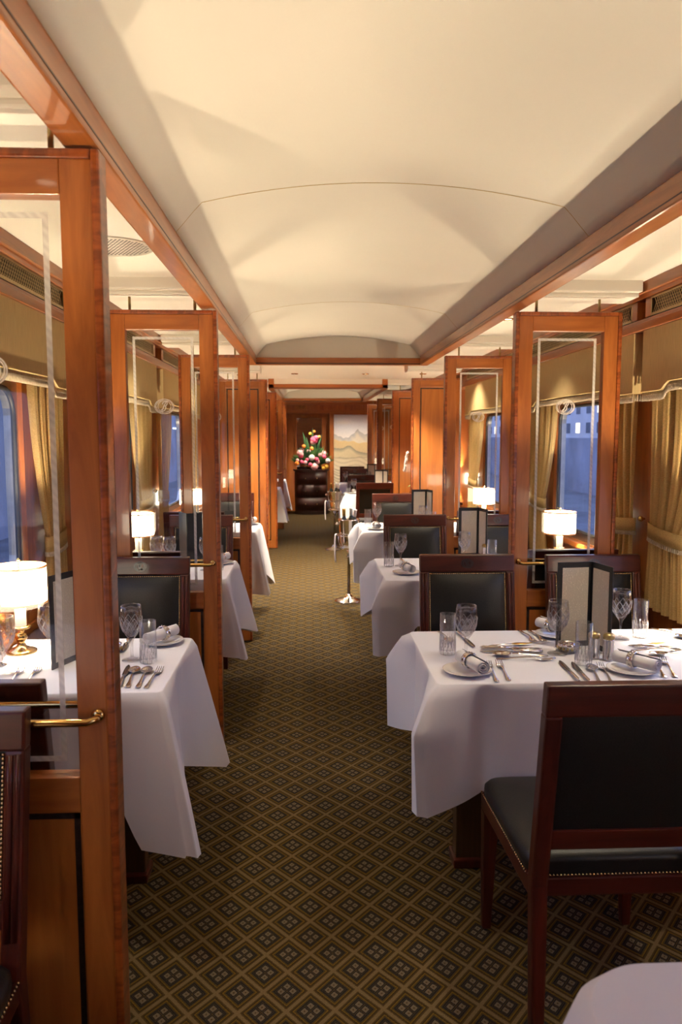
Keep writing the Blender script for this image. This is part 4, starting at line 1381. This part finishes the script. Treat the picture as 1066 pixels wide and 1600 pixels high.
tumbler(0.902, 2.432, 'before the silver shakers, first table for four')
cut('knife', (0.832, 2.440), (0.823, 2.258), 'outer of the front pair by the tumbler, first table for four')
cut('knife', (0.866, 2.410), (0.852, 2.255), 'inner of the front pair, first table for four')
cut('spoon', (0.910, 2.380), (0.886, 2.255), 'just in front of the middle tumbler, first table for four')
cut('fork', (0.948, 2.395), (0.924, 2.258), 'beside the window front plate, first table for four')
plate_napkin(1.030, 2.350, 0.62, 'window front setting, first table for four', 0.012, -0.004)
cut('fork', (1.150, 2.465), (1.105, 2.285), 'by the window front plate, first table for four')
cut('fork', (1.185, 2.470), (1.140, 2.285), 'inner of the window front pair, first table for four')
cut('butter', (1.300, 2.655), (1.150, 2.640), 'lying crosswise in the window half, first table for four')
cut('knife', (1.350, 2.610), (1.150, 2.615), 'crosswise in the window half, first table for four')
cut('spoon', (1.165, 2.530), (1.345, 2.500), 'lying crosswise in the window half, first table for four')
cut('fork', (1.320, 2.575), (1.130, 2.580), 'lying crosswise in the window half, first table for four')
cut('spoon', (1.392, 2.720), (1.345, 2.865), 'far side at the window end, first table for four')
cut('fork', (1.440, 2.700), (1.400, 2.865), 'far side at the window end, first table for four')
glass(1.150, 2.735, 'half hidden behind the standing menu, first table for four')
tumbler(1.235, 2.76, 'behind the standing menu, first table for four')

def make_shaker():
    t = thing('shaker', '', 'shaker')
    MB().lathe([(0.019, 0.0), (0.020, 0.003), (0.019, 0.006), (0.018, 0.068), (0.0195, 0.072)], 24).build('body', M['silver'], t)
    MB().lathe([(0.0195, 0.072), (0.019, 0.084), (0.013, 0.090), (0.0, 0.092)], 24).build('cap', M['dull_brass'], t)
    return t
for x, y, l in ((0.962, 2.500, 'silver shaker beside the middle tumbler, first table for four'), (1.004, 2.478, 'silver shaker under the menu fold, first table for four'),
                (1.08, 4.62, 'silver shaker by the menu of the second table for four')):
    place('shaker', make_shaker, (x, y, ZT), 0, l, 'silver shakers', 'shaker')
def make_dish():
    t = thing('butter_dish', '', 'dish')
    MB().open_lathe([(0.020, 0.002), (0.034, 0.003), (0.036, 0.020), (0.039, 0.030), (0.0375, 0.031), (0.034, 0.020), (0.031, 0.006), (0.0, 0.005)], 28).build('bowl', M['silver'], t)
    rb = MB()
    for k in range(16):
        a = 2 * PI * k / 16
        rb.ball((0.0375 * math.cos(a), 0.0375 * math.sin(a), 0.014), 0.0045, 6, 5)
    rb.build('beading', M['dull_brass'], t)
    return t
place('dish', make_dish, (0.905, 2.585, ZT), 0, 'small beaded silver butter dish at the foot of the menu, first table for four', 'butter dishes', 'dish')
place('dish', make_dish, (-0.690, 2.640, ZT), 0, 'small silver butter dish on the first table for two', 'butter dishes', 'dish')

def make_menu():
    """tall folder standing open; spine at the origin, leaves come towards -Y"""
    t = thing('menu_folder', '', 'menu')
    H, W_ = 0.305, 0.130
    for s, ang, nm in ((-1, math.radians(187), 'left'), (1, math.radians(-79), 'right')):
        mtx = Matrix.Rotation(ang, 4, 'Z')
        cv = MB().box(0.001, W_, -0.0022, 0.0022, 0.0, H, mtx).build('cover', M['folder'], t, bevel=0.001)
        # the printed side looks into the fold
        d = 1 if s < 0 else -1
        ya, yb = sorted((d * 0.0023, d * 0.0032))
        pg = MB().box(0.014, W_ - 0.018, ya, yb, 0.020, H - 0.020, None).build('printed_page', M['page'], cv)
        pg.rotation_euler = (0, 0, ang)
    return t
for x, y, rz, l in ((1.006, 2.655, 0.0, 'first table for four'), (1.060, 4.72, 0.0, 'second table for four'), (0.985, 6.36, 0.05, 'third table for four'),
                    (-0.780, 2.56, 1.10, 'first table for two, seen edge on'), (-0.70, 4.42, PI + 0.30, 'second table for two'),
                    (0.985, 10.08, 0.2, 'small table past the service niche'), (1.06, 12.2, 0.0, 'last table for four')):
    place('menu', make_menu, (x, y, ZT), rz, f'black menu folder standing open on the {l}', 'standing menu folders', 'menu')

# second and third tables for four
plate_napkin(0.535, 4.120, 0.25, 'aisle front setting, second table for four')
glass(0.530, 4.375, 'aisle front setting, second table for four')
tumbler(0.462, 4.360, 'aisle front setting, second table for four')
cut('knife', (0.580, 4.40), (0.560, 4.57), 'far aisle corner, second table for four')
cut('fork', (0.640, 4.19), (0.630, 4.02), 'by the aisle front plate, second table for four')
cut('spoon', (0.660, 4.44), (0.84, 4.40), 'lying crosswise, second table for four')
glass(0.920, 4.46, 'before the menu, second table for four')
tumbler(1.075, 4.42, 'before the menu, second table for four')
plate_napkin(0.545, 6.115, 0.15, 'aisle front setting, third table for four')
glass(0.572, 6.36, 'aisle front setting, third table for four')
tumbler(0.492, 6.34, 'aisle front setting, third table for four')
glass(0.925, 6.15, 'before the menu, third table for four')
tumbler(1.00, 6.12, 'before the menu, third table for four')
plate_napkin(0.585, 9.93, 0.1, 'front setting, small table past the service niche')
glass(0.600, 10.12, 'small table past the service niche')
tumbler(0.53, 10.15, 'small table past the service niche')
glass(0.59, 12.2, 'aisle end, last table for four')
tumbler(0.68, 12.2, 'aisle end, last table for four')
glass(0.95, 12.1, 'before the menu, last table for four')

# tables for two
plate_napkin(-0.535, 2.755, -0.55, 'far aisle corner, first table for two', 0.0, -0.012)
glass(-0.594, 2.545, 'aisle end, first table for two')
tumbler(-0.533, 2.512, 'aisle end, first table for two')
cut('knife', (-0.588, 2.470), (-0.566, 2.250), 'outermost of the four by the aisle, first table for two')
cut('spoon', (-0.560, 2.462), (-0.542, 2.245), 'second of the four by the aisle, first table for two')
cut('spoon', (-0.518, 2.455), (-0.512, 2.245), 'third of the four by the aisle, first table for two')
cut('fork', (-0.478, 2.440), (-0.487, 2.245), 'next to the aisle edge, first table for two')
cut('fork', (-0.925, 2.457), (-0.902, 2.270), 'outer of the pair under the lamp, first table for two')
cut('fork', (-0.874, 2.470), (-0.853, 2.275), 'inner of the pair under the lamp, first table for two')
cut('knife', (-0.655, 2.700), (-0.665, 2.800), 'far side of the first table for two', ZT)
cut('spoon', (-0.86, 2.715), (-0.78, 2.785), 'under the lamp at the far side, first table for two')
glass(-0.872, 2.570, 'under the lamp, first table for two')
glass(-0.822, 2.640, 'beside the dark menu edge, first table for two')
glass(-0.960, 2.400, 'before the flower vase, first table for two')
plate_napkin(-0.520, 4.500, -0.5, 'far aisle corner, second table for two')
tumbler(-0.505, 4.270, 'aisle end, second table for two')
glass(-0.575, 4.280, 'aisle end, second table for two')
glass(-0.855, 4.32, 'under the lamp, second table for two')
glass(-0.78, 4.30, 'beside the lamp, second table for two')
plate_napkin(-0.495, 6.50, -0.5, 'far aisle corner, third table for two')
tumbler(-0.49, 6.28, 'aisle end, third table for two')

# bud vase with gold sprays on the first table for two
t = thing('bud_vase', 'slim silver bud vase with golden sprays near the window, first table for two', 'vase', (-1.012, 2.500, ZT))
MB().lathe([(0.022, 0), (0.022, 0.003), (0.008, 0.008), (0.007, 0.014), (0.017, 0.030), (0.016, 0.055), (0.0075, 0.105), (0.010, 0.116), (0.008, 0.116), (0.0, 0.09)], 20).build('vase', M['silver'], t)
fl = MB(); st = MB()
for k in range(16):
    a, r_ = random.uniform(0, 6.28), random.uniform(0.005, 0.035)
    h_ = random.uniform(0.13, 0.205)
    p = (r_ * math.cos(a), r_ * math.sin(a), h_)
    st.tube([(0, 0, 0.10), (p[0] * 0.4, p[1] * 0.4, h_ * 0.85), p], 0.001, 4)
    fl.ball(p, random.uniform(0.005, 0.009), 7, 5)
fl.build('flowers', M['yellow'], t); st.build('stems', M['green'], t)

# ------------------------------------------------------------------ ice bucket stands in the aisle
def bottle(loc, tilt, rz, foil, lab, body='bottle_dark'):
    t = thing('wine_bottle', lab, 'bottle', loc, rz, 'bottles in the ice buckets')
    t.rotation_euler = (0, tilt, rz)
    MB().lathe([(0.030, 0.0), (0.031, 0.004), (0.031, 0.18), (0.029, 0.200), (0.018, 0.228), (0.014, 0.240), (0.0135, 0.30), (0.0, 0.30)], 22).build('bottle_glass', M[body], t)
    MB().lathe([(0.0146, 0.243), (0.0146, 0.296), (0.016, 0.298), (0.016, 0.308), (0.0, 0.309)], 18).build('neck_foil', M[foil], t)
    MB().open_lathe([(0.0316, 0.06), (0.0316, 0.15), (0.0311, 0.15), (0.0311, 0.06)], 22, closed=True).build('paper_label', M['label'], t)
    return t

def bucket_stand(x, y, nm, zb=0.505, zt=0.752):
    t = thing('bucket_stand', f'silver pedestal stand with a dark pole holding the {nm} ice bucket', 'stand', (x, y, 0), 0, 'ice bucket stands in the aisle')
    MB().lathe([(0.130, 0.0), (0.132, 0.006), (0.126, 0.010), (0.105, 0.016), (0.060, 0.026), (0.032, 0.042), (0.024, 0.060), (0.016, 0.066)], 36).build('foot', M['silver'], t)
    MB().lathe([(0.0135, 0.06), (0.0135, zb - 0.12), (0.018, zb - 0.11), (0.018, zb - 0.09), (0.012, zb - 0.08)], 16).build('pole', M['steel'], t)
    MB().lathe([(0.012, zb - 0.085), (0.030, zb - 0.060), (0.075, zb - 0.030), (0.090, zb - 0.012), (0.092, zb - 0.004), (0.086, zb - 0.004), (0.0, zb - 0.010)], 30).build('cradle', M['silver'], t)
    rg = MB().tube([(0.108 * math.cos(2 * PI * k / 36), 0.108 * math.sin(2 * PI * k / 36), zb + 0.10) for k in range(36)], 0.005, 8, closed=True)
    for k in range(3):
        a = 2 * PI * k / 3 + 0.5
        rg.tube([(0.085 * math.cos(a), 0.085 * math.sin(a), zb - 0.010), (0.108 * math.cos(a), 0.108 * math.sin(a), zb + 0.03), (0.108 * math.cos(a), 0.108 * math.sin(a), zb + 0.10)], 0.004, 6)
    rg.build('support_ring', M['silver'], t)
    b = thing('ice_bucket', f'polished silver ice bucket with knob handles, {nm} stand in the aisle', 'ice bucket', (x, y, zb), 0, 'ice buckets in the aisle')
    h = zt - zb
    MB().open_lathe([(0.0, 0.0), (0.070, 0.0), (0.074, 0.006), (0.080, 0.05), (0.094, h - 0.012), (0.099, h - 0.006), (0.098, h), (0.092, h), (0.089, h - 0.02), (0.076, 0.05), (0.068, 0.01), (0.0, 0.008)], 36).build('bucket', M['silver'], b)
    for s in (-1, 1):
        MB().ball((s * 0.108, 0, h - 0.045), 0.017, 10, 7).tube([(s * 0.088, 0, h - 0.045), (s * 0.105, 0, h - 0.045)], 0.007, 8).build('knob_handle', M['silver'], b)
    bottle((x - 0.037, y + 0.006, zb + 0.030), -0.03, 0.1, 'foil_gold', f'gold foiled champagne bottle standing in the {nm} ice bucket')
    bottle((x + 0.022, y + 0.036, zb + 0.035), 0.0, 0.3, 'foil_white', f'upright dark bottle with white foil in the {nm} ice bucket')
    bottle((x + 0.018, y - 0.036, zb + 0.030), 0.13, 0.1, 'foil_white', f'tilted dark bottle with white foil in the {nm} ice bucket')
    # towel over the ring
    def tw(u, v):
        xx = -0.117 - 0.006 * math.sin(v * 3) + 0.004 * math.sin(u * 12)
        if v < 0.12:
            q = v / 0.12
            return (-0.108 + (-0.006) * math.sin(q * PI / 2) * 1.2, -0.03 + 0.06 * u, zb + 0.1095)
        q = (v - 0.12) / 0.88
        return (xx - 0.004, -0.030 + 0.055 * u, zb + 0.1085 - 0.25 * q)
    o = MB().grid(tw, 12, 20).build('service_towel', M['napkin'], solid=0.006)
    o.location = (x, y, 0)
    tag(o, f'folded white towel hung over the ring of the {nm} ice bucket stand', 'towel', 'service towels on the stands')
bucket_stand(0.365, 6.90, 'nearer')
bucket_stand(0.345, 10.10, 'farther', 0.54, 0.772)

# ------------------------------------------------------------------ service niches between the solid screens
def sideboard(x0, x1, y0, y1, h, label):
    t = thing('sideboard', label, 'sideboard', ((x0 + x1) / 2, (y0 + y1) / 2, 0), 0, 'service sideboards')
    hx, hy = (x1 - x0) / 2, (y1 - y0) / 2
    MB().box(-hx, hx, -hy, hy, 0.0, h - 0.03).build('carcass', M['cherry_z'], t, bevel=0.004)
    MB().box(-hx - 0.012, hx + 0.012, -hy - 0.01, hy + 0.01, h - 0.03, h).build('counter_top', M['mahogany_x'], t, bevel=0.006)
    for s in (-1, 1):
        d = MB().box(s * hy * 0.5 - hy * 0.44, s * hy * 0.5 + hy * 0.44, -0.009, 0.009, 0.06, h - 0.08, Matrix.Rotation(PI / 2, 4, 'Z')).build('door', M['cherry_panel'], t, bevel=0.003)
        inward = -1 if x0 > 0 else 1
        d.location = (inward * (hx + 0.002), 0, 0)
        k = MB().ball((inward * 0.018, s * hy * 0.12, h * 0.55), 0.012, 8, 6).build('knob', M['brass'], d)
    return t
sideboard(1.17, 1.62, 8.05, 9.45, 0.80, 'cherry service sideboard with silver dish between the two solid screens')
sideboard(-1.12, -0.58, 8.3, 9.9, 0.58, 'low cherry service sideboard between the solid screens opposite')
t = thing('silver_platter', 'domed silver platter standing on the service sideboard below the orchid', 'platter', (1.26, 8.62, 0.801))
MB().lathe([(0.09, 0.0), (0.10, 0.006), (0.16, 0.030), (0.170, 0.042), (0.165, 0.046), (0.0, 0.036)], 36).build('tray', M['silver'], t)
for k in range(7):
    a = 2 * PI * k / 7
    MB().ball((0.085 * math.cos(a), 0.085 * math.sin(a), 0.066), 0.036, 10, 7, (1, 1, 0.8)).build('silver_cup', M['silver'], t)
t = thing('potted_orchid', 'white orchid spray in a small pot on the service sideboard', 'plant', (1.30, 9.10, 0.801))
MB().lathe([(0.045, 0), (0.055, 0.09), (0.058, 0.10), (0.050, 0.10), (0.0, 0.085)], 20).build('pot', M['silver'], t)
MB().tube([(0, 0, 0.09), (-0.02, 0.0, 0.3), (-0.07, 0.0, 0.46), (-0.12, 0, 0.50), (-0.14, 0, 0.46)], 0.004, 6).build('stem', M['green'], t)
for k in range(4):
    a = k * 1.6
    def leaf(u, v, a=a):
        r_ = 0.13 * v; w_ = 0.022 * math.sin(PI * min(1, v * 0.97 + 0.03)) * (2 * u - 1)
        return (r_ * math.cos(a) - w_ * math.sin(a), r_ * math.sin(a) + w_ * math.cos(a), 0.10 + 0.10 * v - 0.12 * v * v)
    MB().grid(leaf, 4, 8).build('leaf', M['green'], t, solid=0.002)
for k in range(9):
    z = 0.50 - 0.026 * k; x_ = -0.125 - 0.004 * k
    b_ = MB()
    for q in range(5):
        a = 2 * PI * q / 5 + k
        b_.ball((x_ + 0.011 * math.cos(a), -0.012 + 0.01 * (k % 3), z + 0.011 * math.sin(a)), 0.009, 7, 5, (1, 0.4, 1))
    b_.build('blossom', M['white_petal'], t)
t = thing('silver_tureen', 'round silver tureen on the low sideboard behind the fourth screen', 'tureen', (-0.60, 9.30, 0.581))
MB().lathe([(0.06, 0.0), (0.05, 0.012), (0.06, 0.02), (0.11, 0.06), (0.125, 0.10), (0.128, 0.108), (0.10, 0.15), (0.05, 0.18), (0.012, 0.19), (0.016, 0.205), (0.0, 0.212)], 32).build('bowl', M['silver'], t)

# ------------------------------------------------------------------ end wall: mirror, chest with flowers, mural, emblem
t = thing('mirror_door', 'wood framed mirror door behind the flower arrangement', 'mirror', (0, Y1 + 0.16, 0))
MB().box(-0.415, 0.415, -0.01, 0.02, 0.0, 1.93).build('door_leaf', M['cherry_z'], t)
MB().box(-0.23, 0.27, -0.014, -0.010, 0.35, 1.85).build('mirror_glass', M['mirror'], t)
fr = MB()
for q in ((-0.27, -0.23, 0.31, 1.89), (0.27, 0.31, 0.31, 1.89), (-0.23, 0.27, 1.85, 1.89), (-0.23, 0.27, 0.31, 0.35)):
    fr.box(q[0], q[1], -0.03, -0.010, q[2], q[3])
fr.build('frame', M['cherry_z'], t, bevel=0.003)
struct('trim_31', MB().box(-0.50, -0.42, Y1 - 0.035, Y1, 0.0, 1.945).box(0.42, 0.495, Y1 - 0.035, Y1, 0.0, 1.945), M['cherry_z'], bevel=0.004)

t = thing('wall_emblem', 'small brass oval emblem above the mirror door', 'emblem', (-0.14, Y1 - 0.008, 2.055))
MB().tube([(q[0], 0, q[1]) for q in oval(0.03, 0, 0.055, 0.026)], 0.006, 6, closed=True).tube([(q[0], 0, q[1]) for q in oval(-0.035, 0, 0.055, 0.026)], 0.006, 6, closed=True).build('emblem_rings', M['brass'], t)

def mural():
    """painted dunes and far hills: a canvas with its colours stored per vertex"""
    x0, x1, z0, z1 = 0.505, 1.182, 0.40, 1.915
    nx, nz = 90, 180
    rnd = random.Random(3)
    def ridge(u, c, amp, ph): return c + amp * (0.5 * math.sin(u * 5 + ph) + 0.3 * math.sin(u * 11 + 2 * ph) + 0.2 * math.sin(u * 23 + ph))
    vs, fs, cs = [], [], []
    def lerp(a, b, t_): t_ = max(0, min(1, t_)); return tuple(a[i] + (b[i] - a[i]) * t_ for i in range(3))
    for j in range(nz + 1):
        for i in range(nx + 1):
            u, v = i / nx, j / nz
            vs.append((x0 + (x1 - x0) * u, 0, z0 + (z1 - z0) * v))
            sky = lerp((0.84, 0.80, 0.74), (0.74, 0.80, 0.90), (v - 0.72) / 0.2)
            cl = math.exp(-((v - 0.90) / 0.035) ** 2) * (0.6 + 0.4 * math.sin(u * 6)); sky = lerp(sky, (0.86, 0.84, 0.82), cl)
            m1 = 0.70 + 0.115 * max(0, 1 - abs(u - 0.70) / 0.34) ** 1.5 + 0.05 * max(0, 1 - abs(u - 1.02) / 0.2) + 0.045 * max(0, 1 - abs(u - 0.02) / 0.25) + 0.006 * math.sin(u * 40)
            c = sky
            if v < m1:
                c = lerp((0.46, 0.47, 0.48), (0.70, 0.64, 0.50), (m1 - v) / 0.09 + 0.15 * math.sin(u * 30 + v * 60))
            p2 = ridge(u, 0.655, 0.03, 1.0)
            if v < p2:
                c = lerp((0.72, 0.54, 0.26), (0.66, 0.50, 0.27), (p2 - v) / 0.1)
            p3 = 0.57 + 0.06 * math.exp(-((u - 0.45) / 0.16) ** 2) - 0.07 * u
            if v < p3:
                c = lerp((0.28, 0.26, 0.19), (0.66, 0.56, 0.34), (p3 - v) / 0.055)
            p4 = ridge(u, 0.45, 0.012, 3.0)
            if v < p4:
                c = lerp((0.45, 0.38, 0.24), (0.72, 0.62, 0.42), (p4 - v) / 0.03)
                st_ = math.sin(v * 110 + 3 * math.sin(u * 7) + u * 6)
                c = lerp(c, (0.34, 0.27, 0.17), 0.35 * max(0, st_))
            if v < 0.30:
                st_ = math.sin(v * 170 + 5 * math.sin(u * 9))
                c = lerp(c, (0.20, 0.18, 0.12), 0.6 * max(0, st_))
            k = 1 + rnd.uniform(-0.05, 0.05)
            cs.append((c[0] * k, c[1] * k, min(1, c[2] * k * 1.08), 1))
    for j in range(nz):
        for i in range(nx):
            a = j * (nx + 1) + i
            fs.append((a, a + 1, a + nx + 2, a + nx + 1))
    t = thing('landscape_mural', 'painted mural of pale hills and golden dunes on the end wall', 'painting', (0, Y1 - 0.001, 0))
    o = MB().add(vs, fs).build('canvas', M['china'], t)
    me = o.data
    ca = me.color_attributes.new('paint', 'FLOAT_COLOR', 'POINT')
    for i, c in enumerate(cs):
        ca.data[i].color = c
    m, tt, b = nodes_of('painted_canvas')
    at = tt.nodes.new('ShaderNodeVertexColor'); at.layer_name = 'paint'
    tt.links.new(at.outputs['Color'], b.inputs['Base Color'])
    b.inputs['Roughness'].default_value = 0.6
    me.materials.clear(); me.materials.append(m)
    o.location = (0, 0, 0)
    bk = MB().box(x0, x1, 0.001, 0.017, z0, z1).build('stretcher', M['cherry_x'], t)
    return t
mural()

t = thing('bow_front_chest', 'dark bow fronted chest in front of the mirror door', 'chest', (0.055, 14.80, 0))
n = 24
def half(r, z): return [(r * math.cos(PI + PI * k / n), 0.62 * r * math.sin(PI + PI * k / n), z) for k in range(n + 1)]
def slab_half(r, z0, z1, mb):
    a, b = half(r, z0), half(r, z1)
    m_ = n + 1
    fs = [(k, k + 1, m_ + k + 1, m_ + k) for k in range(n)] + [(n, 0, m_, 2 * m_ - 1), tuple(reversed(range(m_))), tuple(range(m_, 2 * m_))]
    return mb.add(a + b, fs)
slab_half(0.315, 0.06, 0.83, MB()).build('body', M['chest'], t)
slab_half(0.345, 0.83, 0.862, MB()).build('counter_top', M['chest'], t, bevel=0.005)
slab_half(0.33, 0.0, 0.06, MB()).build('plinth', M['carved'], t)
for k in range(3):
    z0, z1 = 0.09 + 0.245 * k, 0.09 + 0.245 * k + 0.225
    d = MB()
    a = [(0.321 * math.cos(PI + PI * q / n), 0.62 * 0.321 * math.sin(PI + PI * q / n), z0) for q in range(3, n - 2)]
    b = [(p[0], p[1], z1) for p in a]
    m_ = len(a)
    d.add(a + b, [(q, q + 1, m_ + q + 1, m_ + q) for q in range(m_ - 1)], True)
    dr = d.build('drawer', M['chest'], t, solid=0.004)
    for s in (-1, 1):
        MB().ball((s * 0.11, -0.190, (z0 + z1) / 2), 0.011, 8, 6).build('knob', M['dull_brass'], dr)

t = thing('flower_arrangement', 'large arrangement of pink, white and orange flowers on the dark chest', 'flowers', (0.065, 14.70, 0.863))
MB().lathe([(0.06, 0), (0.09, 0.02), (0.11, 0.07), (0.10, 0.11), (0.0, 0.10)], 24).build('bowl', M['silver'], t)
rnd = random.Random(11)
def leafmesh(mb, base, tip, wid):
    base, tip = Vector(base), Vector(tip)
    d = tip - base
    s = d.cross(Vector((0, 1, 0.2))).normalized()
    vs = []
    N_ = 8
    for k in range(N_ + 1):
        q = k / N_
        w_ = wid * math.sin(PI * min(1, q * 0.95 + 0.05))
        p = base + d * q + Vector((0, -0.03 * math.sin(PI * q), 0))
        vs += [p - s * w_, p + Vector((0, -w_ * 0.4, 0)), p + s * w_]
    fs = []
    for k in range(N_):
        for c in (0, 1):
            a = 3 * k + c
            fs.append((a, a + 1, a + 4, a + 3))
    mb.add(vs, fs, True)
fo, fo2 = MB(), MB()
for k in range(270):
    a = rnd.uniform(-1.35, 1.35)
    R_ = rnd.uniform(0.14, 0.42) * (1.0 if abs(a) > 0.5 else 1.0)
    tip = (R_ * math.sin(a) * 1.05, rnd.uniform(-0.24, 0.0), 0.09 + R_ * math.cos(a) * 0.95)
    leafmesh(fo if k % 2 else fo2, (tip[0] * 0.25, tip[1] * 0.3, 0.09), tip, rnd.uniform(0.012, 0.026))
for tx, tz, wd in ((-0.17, 0.72, 0.026), (-0.10, 0.62, 0.03), (0.02, 0.80, 0.022), (0.07, 0.66, 0.03), (0.17, 0.60, 0.03), (0.24, 0.45, 0.03), (-0.24, 0.42, 0.03), (0.20, 0.68, 0.012)):
    leafmesh(fo2, (tx * 0.2, -0.02, 0.10), (tx, -0.05, tz), wd)
fo.build('foliage', M['green'], t); fo2.build('dark_foliage', M['dgreen'], t)
def bloom(c, r, m, petals=9, nm='rose'):
    b_ = MB(); c = Vector(c)
    for ring, (k_, rr, up) in enumerate(((petals, 1.0, 0.0), (petals - 2, 0.68, 0.25), (5, 0.36, 0.42))):
        for q in range(k_):
            a = 2 * PI * q / k_ + ring * 0.4
            b_.ball((c.x + r * 0.72 * rr * math.cos(a), c.y - r * up, c.z + r * 0.72 * rr * math.sin(a)), r * 0.42, 7, 5, (1, 0.55, 1))
    b_.ball((c.x, c.y - r * 0.35, c.z), r * 0.35, 7, 5)
    return b_.build(nm, M[m], t)
for (x, z, r, m, nm) in ((0.045, 0.56, 0.075, 'pink', 'anthurium'), (0.085, 0.60, 0.05, 'pink', 'anthurium'), (0.02, 0.52, 0.05, 'palepink', 'anthurium'), (-0.215, 0.31, 0.075, 'palepink', 'protea'), (-0.20, 0.26, 0.055, 'pink', 'rose'),
                       (0.215, 0.305, 0.062, 'palepink', 'protea'), (0.235, 0.245, 0.045, 'pink', 'rose'), (0.0, 0.23, 0.068, 'white_petal', 'peony'), (0.09, 0.20, 0.05, 'pink', 'rose'), (-0.19, 0.15, 0.045, 'pink', 'rose'),
                       (-0.12, 0.14, 0.045, 'palepink', 'rose'), (0.12, 0.15, 0.045, 'palepink', 'rose'), (0.05, 0.06, 0.07, 'palepink', 'protea'), (-0.28, 0.12, 0.05, 'orange', 'lily'), (-0.27, 0.18, 0.04, 'palepink', 'rose'),
                       (-0.15, 0.44, 0.045, 'orange', 'tulip'), (0.0, 0.40, 0.045, 'orange', 'tulip'), (-0.06, 0.35, 0.045, 'palepink', 'rose'), (0.30, 0.17, 0.055, 'white_petal', 'lily'), (0.28, 0.06, 0.05, 'yellow', 'lily'), (0.22, 0.03, 0.04, 'yellow', 'lily'),
                       (-0.09, 0.19, 0.04, 'pink', 'rose'), (0.16, 0.28, 0.045, 'palepink', 'rose'), (0.14, 0.62, 0.035, 'orange', 'tulip'), (-0.03, 0.68, 0.035, 'yellow', 'tulip'), (0.05, 0.72, 0.03, 'orange', 'tulip'), (-0.03, 0.10, 0.045, 'pink', 'rose')):
    bloom((x, -0.16 - rnd.uniform(0, 0.05) - (0.04 if z < 0.3 else 0), z), r * (0.86 if nm in ('anthurium', 'protea') else 0.78), m, 9, nm)

# ------------------------------------------------------------------ ceiling downlights
def downlight(x, y, z, label, power=DOWN_POWER, size=1.9, blend=0.6):
    t = thing('downlight', label, 'ceiling light', (x, y, z), 0, 'small halogen ceiling lights')
    MB().open_lathe([(0.040, 0.0), (0.040, -0.005), (0.034, -0.007), (0.028, -0.003), (0.028, 0.0)], 28).build('rim', M['brass'], t)
    MB().lathe([(0.0265, -0.0025), (0.0265, -0.0005)], 24).build('lens', M['bulb'], t)
    ld = bpy.data.lights.new('downlight_beam', 'SPOT')
    ld.energy = power; ld.color = (1.0, 0.87, 0.66); ld.spot_size = size; ld.spot_blend = blend; ld.shadow_soft_size = 0.03
    lo = bpy.data.objects.new('downlight_beam', ld); COL.objects.link(lo); lo.parent = t
    lo.location = (0, 0, -0.02)
    return t
for x, y, l in ((-0.15, 7.3, 'flat ceiling before the ice bucket, side for two'), (0.65, 7.3, 'flat ceiling before the ice bucket, side for four'),
                (-0.15, 8.8, 'flat ceiling by the niches, side for two'), (0.65, 8.8, 'flat ceiling by the niches, side for four'), (0.05, 14.1, 'ceiling in front of the flower chest, added'), (0.82, 14.1, 'ceiling in front of the mural')):  # the last two are added to brighten the flowers and the mural
    downlight(x, y, CEIL, 'added halogen downlight in the ' + l, DOWN_POWER * (0.75 if 'mural' in l else 1.7 if 'flat' in l else 0.9), 2.7 if 'mural' in l else 1.9)
for x, y, l in ((-0.78, 7.0, 'bay of the third table for two'), (1.28, 7.0, 'bay of the third table for four'), (1.30, 8.75, 'service niche above the orchid'), (-0.78, 9.0, 'niche above the low sideboard')):
    downlight(x, y, CEIL, 'added halogen downlight in the ' + l, DOWN_POWER * (0.16 if 'orchid' in l else 0.35))
for x, y, l, k in ((-0.72, 1.0, 'bay ahead of the first screen', 0.06),):
    downlight(x, y, CEIL, 'added halogen downlight in the ' + l, DOWN_POWER * k)
for x, y, l in ((1.12, 2.42, 'bay of the first table for four'), (-0.76, 2.28, 'bay of the first table for two'), (1.20, 4.66, 'bay of the second table for four'), (-0.72, 4.66, 'bay of the second table for two'), (1.15, 6.2, 'bay before the flat ceiling, side for four')):  # extra bay lights out of view, added to brighten the tabletops
    downlight(x, y, CEIL, 'added halogen downlight in the ' + l, DOWN_POWER * 0.30, 1.75, 0.8)
